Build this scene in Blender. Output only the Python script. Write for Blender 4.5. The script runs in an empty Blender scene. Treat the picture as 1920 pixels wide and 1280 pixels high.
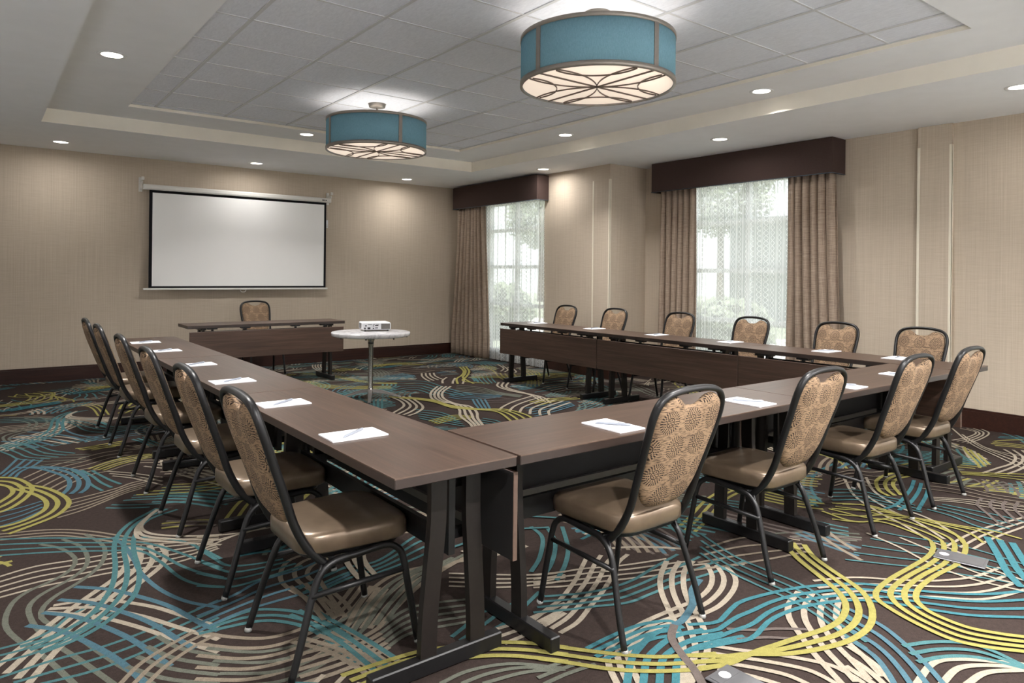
import bpy, math, random
from mathutils import Vector, Matrix
random.seed(7)
PI = math.pi
sc = bpy.context.scene
COL = sc.collection

# ------------------------------------------------------------ camera, exposure, daylight
FPX, YAW, HZ, HC, ROLL = 1303.8, 0.655, 513.3, 1.325, 0.0107
cd = bpy.data.cameras.new('camera'); cam = bpy.data.objects.new('camera', cd); COL.objects.link(cam)
cF = Vector((math.sin(YAW), math.cos(YAW), 0)); cR0 = Vector((math.cos(YAW), -math.sin(YAW), 0)); cU0 = Vector((0, 0, 1))
cR = cR0 * math.cos(ROLL) + cU0 * math.sin(ROLL); cU = -cR0 * math.sin(ROLL) + cU0 * math.cos(ROLL)
cam.matrix_world = Matrix(((cR.x, cU.x, -cF.x, 0), (cR.y, cU.y, -cF.y, 0), (cR.z, cU.z, -cF.z, HC), (0, 0, 0, 1)))
cd.sensor_width = 36.0; cd.sensor_fit = 'HORIZONTAL'; cd.lens = FPX / 1920 * 36
cd.shift_y = -(640 - HZ) / 1920; cd.clip_start = 0.05; cd.clip_end = 300
sc.camera = cam
sc.view_settings.view_transform = 'Standard'; sc.view_settings.look = 'None'
sc.view_settings.exposure = 1.36; sc.view_settings.gamma = 1.0
sc.view_settings.use_curve_mapping = False
sc.cycles.use_denoising = True
sc.cycles.max_bounces = 10; sc.cycles.diffuse_bounces = 6; sc.cycles.transparent_max_bounces = 12
sc.cycles.sample_clamp_indirect = 6.0; sc.cycles.caustics_reflective = False; sc.cycles.caustics_refractive = False

DOWN_W, DOWN_WALL_W, PEND_W, SKY = 16.5, 2.4, .95, 1.03
w = bpy.data.worlds.new('world'); sc.world = w; w.use_nodes = True
wn = w.node_tree.nodes; wl = w.node_tree.links
bg = wn['Background']; bg.inputs['Color'].default_value = (0.92, 0.96, 1.0, 1); bg.inputs['Strength'].default_value = SKY

sl = bpy.data.lights.new('sun', 'SUN'); sl.energy = 3.0; sl.angle = math.radians(2); sl.color = (1.0, .97, .92)
so = bpy.data.objects.new('sun', sl); COL.objects.link(so)       # added, from behind the building: the lit drive bounces light up to the ceiling
so.rotation_euler = Vector((-.62, -.25, .95)).to_track_quat('Z', 'Y').to_euler()

def proj_ray(u, v):
    d = cF + cR * ((u - 960) / FPX) - cU * ((v - HZ) / FPX)
    return d
def on_floor(u, v, z=0.0):
    d = proj_ray(u, v); t = (z - HC) / d.z
    return d.x * t, d.y * t

# measured room (metres; X runs along the screen wall, Y away from the camera)
YB, XL, YN = 9.81, -1.12, -0.75
XR1, XR2, YJ = 6.37, 7.03, 6.25
ZC, ZS, ZT = 2.737, 2.873, 2.905
TX0, TX1, TY0, TY1 = 0.469, 5.445, 1.09, 8.038
IX0, IX1, IY0, IY1 = 1.116, 4.86, 1.69, 7.455
ZW = 0.72                                     # table height

# ------------------------------------------------------------ helpers
def tag(o, label=None, cat=None, group=None, kind=None):
    if label: o['label'] = label
    if cat: o['category'] = cat
    if group: o['group'] = group
    if kind: o['kind'] = kind
    return o
def empty(name, loc=(0, 0, 0), rz=0.0):
    o = bpy.data.objects.new(name, None); COL.objects.link(o)
    o.location = loc; o.rotation_euler = (0, 0, rz); o.empty_display_size = 0.1
    return o
def copy_tree(o, parent=None):
    c = o.copy(); COL.objects.link(c)
    if parent is not None: c.parent = parent
    for ch in list(o.children): copy_tree(ch, c)
    return c

class MB:
    def __init__(s): s.v = []; s.f = []; s.m = []; s.s = []
    def add(s, vs, fs, m=0, smooth=False):
        b = len(s.v); s.v += [tuple(p) for p in vs]
        for f in fs: s.f.append(tuple(b + i for i in f)); s.m.append(m); s.s.append(smooth)
        return s
    def box(s, x0, x1, y0, y1, z0, z1, m=0, bev=0.0):
        if bev <= 0:
            vs = [(x, y, z) for z in (z0, z1) for y in (y0, y1) for x in (x0, x1)]
            return s.add(vs, [(0, 2, 3, 1), (4, 5, 7, 6), (0, 1, 5, 4), (2, 6, 7, 3), (0, 4, 6, 2), (1, 3, 7, 5)], m)
        b = bev
        vs = []
        for sz in (0, 1):
            for sy in (0, 1):
                for sx in (0, 1):
                    X, Y, Z = (x0, x1)[sx], (y0, y1)[sy], (z0, z1)[sz]
                    ix, iy, iz = (b, -b)[sx], (b, -b)[sy], (b, -b)[sz]
                    vs += [(X, Y + iy, Z + iz), (X + ix, Y, Z + iz), (X + ix, Y + iy, Z)]
        I = lambda sx, sy, sz, a: 3 * (sz * 4 + sy * 2 + sx) + a
        fs = []
        for k in (0, 1):
            q = [I(k, 0, 0, 0), I(k, 1, 0, 0), I(k, 1, 1, 0), I(k, 0, 1, 0)]; fs.append(q if k else q[::-1])
            q = [I(0, k, 0, 1), I(0, k, 1, 1), I(1, k, 1, 1), I(1, k, 0, 1)]; fs.append(q if k else q[::-1])
            q = [I(0, 0, k, 2), I(1, 0, k, 2), I(1, 1, k, 2), I(0, 1, k, 2)]; fs.append(q if k else q[::-1])
        for a in (0, 1):
            for c in (0, 1):
                q = [I(a, c, 0, 0), I(a, c, 0, 1), I(a, c, 1, 1), I(a, c, 1, 0)]; fs.append(q if a == c else q[::-1])
                q = [I(a, 0, c, 0), I(a, 1, c, 0), I(a, 1, c, 2), I(a, 0, c, 2)]; fs.append(q if a != c else q[::-1])
                q = [I(0, a, c, 1), I(1, a, c, 1), I(1, a, c, 2), I(0, a, c, 2)]; fs.append(q if a == c else q[::-1])
                for d in (0, 1):
                    q = [I(a, c, d, 0), I(a, c, d, 1), I(a, c, d, 2)]
                    fs.append(q if (a + c + d) % 2 else q[::-1])
        return s.add(vs, fs, m)
    def quad(s, a, b, c, d, m=0): return s.add([a, b, c, d], [(0, 1, 2, 3)], m)
    def loft(s, loops, m=0, smooth=True, cap0=True, cap1=True):
        n = len(loops[0]); vs = [p for l in loops for p in l]; fs = []
        for k in range(len(loops) - 1):
            for i in range(n):
                j = (i + 1) % n
                fs.append((k * n + i, k * n + j, (k + 1) * n + j, (k + 1) * n + i))
        if cap0: fs.append(tuple(range(n))[::-1])
        if cap1: fs.append(tuple((len(loops) - 1) * n + i for i in range(n)))
        return s.add(vs, fs, m, smooth)
    def lathe(s, prof, cx=0, cy=0, n=32, m=0, smooth=True):
        vs = []; fs = []
        for r, z in prof:
            for i in range(n):
                a = 2 * PI * i / n; vs.append((cx + r * math.cos(a), cy + r * math.sin(a), z))
        for k in range(len(prof) - 1):
            for i in range(n):
                j = (i + 1) % n; fs.append((k * n + i, k * n + j, (k + 1) * n + j, (k + 1) * n + i))
        return s.add(vs, fs, m, smooth)
    def sweep(s, pts, ref, a, b, m=0, closed=False, round_=True):
        """tube of half-widths a (along ref x tangent) and b (along ref) following pts"""
        P = [Vector(p) for p in pts]; n = len(P); loops = []
        if round_: sec = [(math.cos(t), math.sin(t)) for t in [PI / 8 + PI / 4 * k for k in range(8)]]; sec = [(max(-1, min(1, 1.12 * x)), max(-1, min(1, 1.12 * y))) for x, y in sec]
        else: sec = [(1, 1), (-1, 1), (-1, -1), (1, -1)]
        for i in range(n):
            if closed: t = P[(i + 1) % n] - P[i - 1]
            else: t = P[min(i + 1, n - 1)] - P[max(i - 1, 0)]
            t.normalize()
            r = Vector(ref(P[i]) if callable(ref) else ref); r = (r - t * r.dot(t)).normalized()
            q = t.cross(r)
            loops.append([P[i] + q * (a * x) + r * (b * y) for x, y in sec])
        if closed: loops.append(loops[0])
        return s.loft(loops, m, smooth=round_, cap0=not closed, cap1=not closed)
    def mesh(s, name, mats):
        me = bpy.data.meshes.new(name); me.from_pydata([tuple(v) for v in s.v], [], s.f)
        for mt in (mats if isinstance(mats, (list, tuple)) else [mats]): me.materials.append(mt)
        me.polygons.foreach_set('material_index', s.m); me.polygons.foreach_set('use_smooth', s.s)
        me.validate(clean_customdata=False); me.update(); return me
    def build(s, name, mats, parent=None, fix=True):
        me = s.mesh(name, mats)
        if fix:
            import bmesh
            bm = bmesh.new(); bm.from_mesh(me); bmesh.ops.recalc_face_normals(bm, faces=bm.faces); bm.to_mesh(me); bm.free()
        o = bpy.data.objects.new(name, me); COL.objects.link(o)
        if parent is not None: o.parent = parent
        return o

def smooth_path(ctrl, n=6, closed=False):
    out = []; N = len(ctrl); C = [Vector(c) for c in ctrl]
    rng = N if closed else N - 1
    for i in range(rng):
        p0 = C[(i - 1) % N] if (closed or i > 0) else C[0] * 2 - C[1]
        p1 = C[i]; p2 = C[(i + 1) % N]
        p3 = C[(i + 2) % N] if (closed or i + 2 < N) else C[-1] * 2 - C[-2]
        for k in range(n):
            t = k / n
            out.append(0.5 * ((2 * p1) + (p2 - p0) * t + (2 * p0 - 5 * p1 + 4 * p2 - p3) * t * t + (3 * p1 - p0 - 3 * p2 + p3) * t ** 3))
    if not closed: out.append(C[-1])
    return out

# ------------------------------------------------------------ materials
def srgb(r, g, b):
    f = lambda c: (c / 255 / 12.92) if c / 255 <= 0.04045 else ((c / 255 + 0.055) / 1.055) ** 2.4
    return (f(r), f(g), f(b), 1)
class NT:
    def __init__(s, name):
        s.mat = bpy.data.materials.new(name); s.mat.use_nodes = True
        s.t = s.mat.node_tree; s.n = s.t.nodes; s.l = s.t.links
        s.b = s.n['Principled BSDF']; s.out = s.n['Material Output']
        s._oc = None
    def new(s, t): return s.n.new(t)
    def oc(s):
        if s._oc is None: s._oc = s.new('ShaderNodeTexCoord').outputs['Object']
        return s._oc
    def put(s, sock, v):
        if isinstance(v, bpy.types.NodeSocket): s.l.new(v, sock)
        else: sock.default_value = v
    def math(s, op, a, b=None, c=None, clamp=False):
        n = s.new('ShaderNodeMath'); n.operation = op; n.use_clamp = clamp
        s.put(n.inputs[0], a)
        if b is not None: s.put(n.inputs[1], b)
        if c is not None: s.put(n.inputs[2], c)
        return n.outputs[0]
    def xyz(s, v=None):
        n = s.new('ShaderNodeSeparateXYZ'); s.l.new(v or s.oc(), n.inputs[0]); return n.outputs
    def scaled(s, sx, sy, sz):
        n = s.new('ShaderNodeMapping'); s.l.new(s.oc(), n.inputs[0]); n.inputs['Scale'].default_value = (sx, sy, sz); return n.outputs[0]
    def noise(s, vec, scale=5, detail=3, rough=0.5, dist=0.0):
        n = s.new('ShaderNodeTexNoise'); s.l.new(vec, n.inputs['Vector'])
        n.inputs['Scale'].default_value = scale; n.inputs['Detail'].default_value = detail
        n.inputs['Roughness'].default_value = rough; n.inputs['Distortion'].default_value = dist
        return n.outputs['Fac']
    def ramp(s, fac, stops):
        n = s.new('ShaderNodeValToRGB'); s.l.new(fac, n.inputs[0]); e = n.color_ramp.elements
        while len(e) < len(stops): e.new(0.5)
        for k, (p, c) in enumerate(stops): e[k].position = p; e[k].color = c
        return n.outputs[0]
    def mix(s, f, a, b):
        n = s.new('ShaderNodeMix'); n.data_type = 'RGBA'; s.put(n.inputs[0], f); s.put(n.inputs[6], a); s.put(n.inputs[7], b); return n.outputs[2]
    def step(s, x, lo, hi): return s.math('MULTIPLY_ADD', x, 1 / (hi - lo), -lo / (hi - lo), clamp=True)
    def bump(s, h, strength=0.2, dist=0.002):
        n = s.new('ShaderNodeBump'); n.inputs['Strength'].default_value = strength; n.inputs['Distance'].default_value = dist
        s.l.new(h, n.inputs['Height']); s.l.new(n.outputs[0], s.b.inputs['Normal'])
    def base(s, c=None, rough=None, metal=None, spec=None):
        if c is not None: s.put(s.b.inputs['Base Color'], c)
        if rough is not None: s.put(s.b.inputs['Roughness'], rough)
        if metal is not None: s.b.inputs['Metallic'].default_value = metal
        if spec is not None: s.b.inputs['Specular IOR Level'].default_value = spec
        return s.mat
def plain(name, rgb, rough=0.5, metal=0.0, var=0.06, scale=30, spec=None, bump=0.0):
    t = NT(name); f = t.noise(t.oc(), scale, 2)
    c = srgb(*rgb); lo = tuple(x * (1 - var) for x in c[:3]) + (1,); hi = tuple(min(1, x * (1 + var)) for x in c[:3]) + (1,)
    t.base(t.ramp(f, [(0.3, lo), (0.7, hi)]), rough, metal, spec)
    if bump: t.bump(f, bump, 0.001)
    return t.mat

M = {}
def wallpaper():
    t = NT('beige_grasscloth_wallcovering')
    v = t.noise(t.scaled(1, 1, 0.012), 95, 3, 0.7); h = t.noise(t.scaled(0.05, 0.05, 1), 130, 2, 0.6); g = t.noise(t.oc(), 1.3, 2)
    m = t.math('ADD', t.math('MULTIPLY', v, 0.6), t.math('ADD', t.math('MULTIPLY', h, 0.3), t.math('MULTIPLY', g, 0.1)))
    t.base(t.ramp(m, [(0.32, srgb(178, 164, 147)), (0.52, srgb(190, 176, 158)), (0.7, srgb(200, 186, 168))]), 0.75, 0, 0.25)
    t.bump(m, 0.25, 0.001); return t.mat
M['wall'] = wallpaper()
M['ceil'] = plain('ceiling_paint', (240, 241, 244), 0.9, var=0.015, scale=6, spec=0.1)
M['cove'] = plain('lit_cream_step_paint', (246, 240, 228), 0.85, var=0.02, scale=6, spec=0.1)  # step faces paler than the ceiling: grazing lamp light put into the colour
def tile():
    t = NT('ceiling_tile'); f = t.noise(t.oc(), 260, 3, 0.7); g = t.noise(t.scaled(1, .25, 1), 90, 2)
    m = t.math('MULTIPLY_ADD', f, 0.5, t.math('MULTIPLY', g, 0.5))
    t.base(t.ramp(m, [(0.3, srgb(218, 221, 230)), (0.65, srgb(236, 239, 247))]), 0.95, 0, 0.1); t.bump(f, 0.15, 0.001); return t.mat
M['tile'] = tile()
M['pwall'] = plain('bounce_wall_paint', (232, 232, 234), 0.8, var=0.02)  # unseen walls made pale so they bounce light onto the ceiling
M['tbar'] = plain('white_grid_bar', (204, 205, 208), 0.5, var=0.02)
def wood(name, c0, c1, c2, rough=0.42, axis=0, gs=1.0):
    t = NT(name)
    s = [14, 14, 14]; s[axis] = 0.55
    a = t.noise(t.scaled(*[x * gs for x in s]), 3.2, 5, 0.62, 0.6)
    s2 = [60, 60, 60]; s2[axis] = 1.2
    b = t.noise(t.scaled(*[x * gs for x in s2]), 3.0, 3, 0.6)
    m = t.math('MULTIPLY_ADD', a, 0.65, t.math('MULTIPLY', b, 0.35))
    t.base(t.ramp(m, [(0.33, srgb(*c0)), (0.5, srgb(*c1)), (0.66, srgb(*c2))]), rough, 0, 0.45)
    t.bump(m, 0.06, 0.0006); return t.mat
M['lam'] = wood('walnut_laminate', (55, 42, 34), (70, 54, 45), (87, 69, 58), 0.38)
M['lamp'] = wood('walnut_panel_laminate', (60, 44, 36), (76, 57, 47), (92, 71, 60), 0.45)
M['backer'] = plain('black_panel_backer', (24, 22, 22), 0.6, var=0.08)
M['edge'] = plain('dark_edge_band', (52, 42, 38), 0.4, var=0.08)
M['edgehi'] = plain('copper_edge_highlight', (90, 72, 62), 0.45, var=0.1)  # copper on panel ends; on tops, an edge highlight put into the colour
M['basew'] = wood('mahogany_baseboard', (34, 17, 13), (47, 25, 19), (60, 33, 25), 0.35)
M['blk'] = plain('black_powder_coat', (26, 25, 26), 0.38, 0.3, var=0.1, scale=60, spec=0.5)
M['brn'] = plain('dark_bronze_powder_coat', (32, 27, 25), 0.4, 0.3, var=0.12, scale=60)
M['rail'] = plain('grey_steel_rail', (112, 108, 104), 0.45, 0.5, var=0.05)
M['chrome'] = plain('chrome', (190, 188, 184), 0.18, 1.0, var=0.03)
M['glide'] = plain('clear_glide', (138, 138, 134), 0.25, 0, var=0.03)
M['nickel'] = plain('brushed_nickel', (150, 142, 134), 0.4, 0.6, var=0.05)
M['pewter'] = plain('dark_pewter', (92, 82, 74), 0.45, 0.4, var=0.05)
M['guard'] = plain('ivory_corner_guard', (226, 218, 200), 0.4, var=0.02)
M['white'] = plain('white_plastic', (226, 227, 230), 0.35, var=0.02)
M['whitem'] = plain('white_painted_metal', (214, 212, 206), 0.35, var=0.02)
M['dark'] = plain('dark_plastic', (34, 34, 38), 0.5, var=0.05)
M['paper'] = plain('white_paper', (246, 246, 250), 0.8, var=0.01)
M['pen'] = plain('grey_pen', (142, 148, 158), 0.3, var=0.03)
M['scr'] = plain('matte_screen_fabric', (240, 239, 237), 0.95, var=0.01, scale=2, spec=0.05)
M['scrb'] = plain('black_screen_border', (30, 29, 32), 0.9, var=0.03, spec=0.1)
M['val'] = plain('dark_brown_valance_fabric', (68, 54, 50), 0.85, var=0.1, scale=200, spec=0.15, bump=0.2)
M['welt'] = plain('blue_grey_welt', (70, 82, 92), 0.7, var=0.1)
M['plate'] = plain('pewter_floor_plate', (104, 104, 106), 0.4, 0.45, var=0.05)
M['winf'] = plain('white_window_frame', (225, 228, 230), 0.5, var=0.02)

def drape():
    t = NT('taupe_slub_drape')
    h = t.noise(t.scaled(2, 2, 55), 4, 4, 0.75); v = t.noise(t.scaled(30, 30, 1), 5, 2)
    m = t.math('MULTIPLY_ADD', h, 0.7, t.math('MULTIPLY', v, 0.3))
    t.base(t.ramp(m, [(0.36, srgb(122, 105, 92)), (0.52, srgb(156, 138, 122)), (0.68, srgb(184, 166, 148))]), 0.8, 0, 0.2)
    t.bump(m, 0.3, 0.002); return t.mat
M['drape'] = drape()
def sheer():
    t = NT('white_lattice_sheer'); x, y, z = t.xyz()
    # interlaced ogee lattice: two families of sine-edged vertical chains
    P, Q = 0.085, 0.115
    def chain(off):
        ph = t.math('MULTIPLY', z, 2 * PI / Q)
        a = t.math('MULTIPLY', t.math('SINE', ph), 0.021)
        yy = t.math('SUBTRACT', t.math('MODULO', t.math('ADD', y, 20 * P + off), P), P / 2)
        d1 = t.math('ABSOLUTE', t.math('SUBTRACT', yy, a)); d2 = t.math('ABSOLUTE', t.math('ADD', yy, a))
        return t.math('MINIMUM', d1, d2)
    d = chain(0.0)
    line = t.math('SUBTRACT', 1.0, t.step(d, 0.0035, 0.006))
    yy = t.math('ABSOLUTE', t.math('SUBTRACT', t.math('MODULO', t.math('ADD', y, 20 * P + P / 2), P), P / 2))
    band = t.math('SUBTRACT', 1.0, t.step(yy, 0.006, 0.009))
    pat = t.math('MAXIMUM', line, t.math('MULTIPLY', band, 0.8))
    tr = t.new('ShaderNodeBsdfTransparent'); df = t.new('ShaderNodeBsdfDiffuse'); tl = t.new('ShaderNodeBsdfTranslucent')
    df.inputs[0].default_value = (0.86, 0.88, 0.86, 1); tl.inputs[0].default_value = (0.92, 0.915, 0.90, 1)
    ad = t.new('ShaderNodeMixShader'); ad.inputs[0].default_value = 0.62; t.l.new(df.outputs[0], ad.inputs[1]); t.l.new(tl.outputs[0], ad.inputs[2])
    mx = t.new('ShaderNodeMixShader'); t.l.new(t.math('MULTIPLY_ADD', pat, 0.34, 0.58), mx.inputs[0])
    t.l.new(tr.outputs[0], mx.inputs[1]); t.l.new(ad.outputs[0], mx.inputs[2]); t.l.new(mx.outputs[0], t.out.inputs[0]); return t.mat
M['sheer'] = sheer()
def glass():
    t = NT('window_glass'); t.base((0.95, 0.98, 0.97, 1), 0.02)
    tr = t.new('ShaderNodeBsdfTransparent'); tr.inputs[0].default_value = (0.95, 0.96, 0.95, 1)
    gl = t.new('ShaderNodeBsdfGlossy'); gl.inputs['Roughness'].default_value = 0.03
    mx = t.new('ShaderNodeMixShader'); mx.inputs[0].default_value = 0.06
    t.l.new(tr.outputs[0], mx.inputs[1]); t.l.new(gl.outputs[0], mx.inputs[2]); t.l.new(mx.outputs[0], t.out.inputs[0]); return t.mat
M['glass'] = glass()
def emit(name, rgb, s):
    t = NT(name); t.base(srgb(*rgb), 0.5); t.b.inputs['Emission Color'].default_value = srgb(*rgb); t.b.inputs['Emission Strength'].default_value = s; return t.mat
M['lens'] = emit('lit_lens', (255, 246, 228), 3.0)
def teal_shade():
    t = NT('teal_linen_shade'); f = t.noise(t.scaled(1, 1, 6), 120, 3, 0.7); g = t.noise(t.scaled(6, 6, 1), 60, 2)
    m = t.math('MULTIPLY_ADD', f, 0.5, t.math('MULTIPLY', g, 0.5)); c = t.ramp(m, [(0.35, srgb(126, 164, 178)), (0.65, srgb(146, 186, 200))])
    df = t.new('ShaderNodeBsdfDiffuse'); tl = t.new('ShaderNodeBsdfTranslucent'); t.l.new(c, df.inputs[0]); t.l.new(c, tl.inputs[0])
    mx = t.new('ShaderNodeMixShader'); mx.inputs[0].default_value = 0.32; t.l.new(df.outputs[0], mx.inputs[1]); t.l.new(tl.outputs[0], mx.inputs[2])
    t.l.new(mx.outputs[0], t.out.inputs[0]); return t.mat
M['shade'] = teal_shade()
M['diff'] = emit('lit_linen_diffuser', (236, 218, 200), 0.345)
def vinyl():
    t = NT('bronze_vinyl'); f = t.noise(t.oc(), 14, 3); g = t.noise(t.oc(), 500, 2)
    t.base(t.ramp(f, [(0.3, srgb(104, 88, 72)), (0.7, srgb(122, 105, 87))]), 0.30, 0.45, 0.6); t.bump(g, 0.08, 0.0005); return t.mat
M['vinyl'] = vinyl()
def medallion():
    t = NT('tan_medallion_fabric'); x, y, z = t.xyz()
    DX, DZ = 0.118, 0.098
    zr = t.math('DIVIDE', t.math('ADD', z, 0.018), DZ); row = t.math('FLOOR', zr)
    par = t.math('MODULO', row, 2.0)
    xs = t.math('ADD', t.math('DIVIDE', x, DX), t.math('ADD', t.math('MULTIPLY', par, 0.5), 20.5))
    lx = t.math('MULTIPLY', t.math('SUBTRACT', t.math('FRACT', xs), 0.5), DX)
    lz = t.math('MULTIPLY', t.math('SUBTRACT', t.math('FRACT', zr), 0.5), DZ)
    r = t.math('SQRT', t.math('ADD', t.math('MULTIPLY', lx, lx), t.math('MULTIPLY', lz, lz)))
    th = t.math('ARCTAN2', lz, lx)
    def ring(r0, w_): return t.math('SUBTRACT', 1.0, t.step(t.math('ABSOLUTE', t.math('SUBTRACT', r, r0)), w_ * 0.8, w_ * 1.5))
    def spokes(n, thr): return t.step(t.math('SINE', t.math('MULTIPLY', th, float(n))), thr - 0.2, thr + 0.2)
    pat = t.math('MAXIMUM', ring(0.0175, 0.0016), t.math('MULTIPLY', ring(0.0385, 0.0045), spokes(26, 0.0)))
    pat = t.math('MAXIMUM', pat, t.math('MULTIPLY', ring(0.0305, 0.0018), spokes(20, -0.1)))
    pat = t.math('MAXIMUM', pat, t.math('MULTIPLY', ring(0.0245, 0.0022), spokes(14, 0.1)))
    pat = t.math('MAXIMUM', pat, t.math('MULTIPLY', ring(0.010, 0.0032), spokes(6, 0.0)))
    pat = t.math('MAXIMUM', pat, ring(0.0, 0.0028))
    st = t.noise(t.scaled(28, 28, 260), 1.6, 2, 0.5, 0.4)
    inside = t.math('SUBTRACT', 1.0, t.step(r, 0.041, 0.045))
    lines = t.math('MULTIPLY', t.math('SUBTRACT', 1.0, t.step(st, 0.43, 0.47)), t.math('SUBTRACT', 1.0, inside))
    pat = t.math('MAXIMUM', pat, t.math('MULTIPLY', lines, 0.8))
    n = t.noise(t.oc(), 9, 2); tan = t.ramp(n, [(0.3, srgb(134, 110, 87)), (0.7, srgb(154, 128, 102))])
    t.base(t.mix(t.math('MULTIPLY', pat, 0.95), tan, srgb(30, 23, 22)), 0.8, 0, 0.25); t.bump(st, 0.15, 0.001); return t.mat
M['fab'] = medallion()
def marble():
    t = NT('pale_marble_top'); n = t.noise(t.oc(), 9, 5, 0.6, 1.4)
    t.base(t.ramp(n, [(0.38, srgb(206, 205, 206)), (0.5, srgb(198, 196, 198)), (0.56, srgb(172, 170, 174)), (0.62, srgb(204, 203, 205))]), 0.22); return t.mat
M['marble'] = marble()
# carpet: one brown ground, and a yarn of each colour
def yarn(name, rgb, g=0.32):
    t = NT(name); f = t.noise(t.scaled(1, 1, 1), 330, 3, 0.75); k = t.noise(t.oc(), 60, 2)
    m = t.math('MULTIPLY_ADD', f, 0.75, t.math('MULTIPLY', k, 0.25)); c = srgb(*rgb)
    t.base(t.ramp(m, [(0.32, tuple(x * (1 - g) for x in c[:3]) + (1,)), (0.68, tuple(min(1, x * (1 + g)) for x in c[:3]) + (1,))]), 1.0, 0, 0.05)
    t.bump(f, 0.35, 0.003); return t.mat
CARPET = [yarn('brown_carpet_ground', (50, 42, 39), 0.45)] + [yarn(n, c) for n, c in (
    ('cream_carpet_yarn', (138, 129, 115)), ('teal_carpet_yarn', (62, 95, 97)), ('cyan_carpet_yarn', (54, 96, 103)),
    ('yellow_carpet_yarn', (126, 120, 68)), ('sage_carpet_yarn', (86, 88, 79)), ('taupe_carpet_yarn', (86, 78, 74)),
    ('beige_carpet_yarn', (114, 104, 91)), ('blue_carpet_yarn', (64, 90, 100)))]
CR, TE, CY, YE, SA, TA, BE, BL = 1, 2, 3, 4, 5, 6, 7, 8

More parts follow.
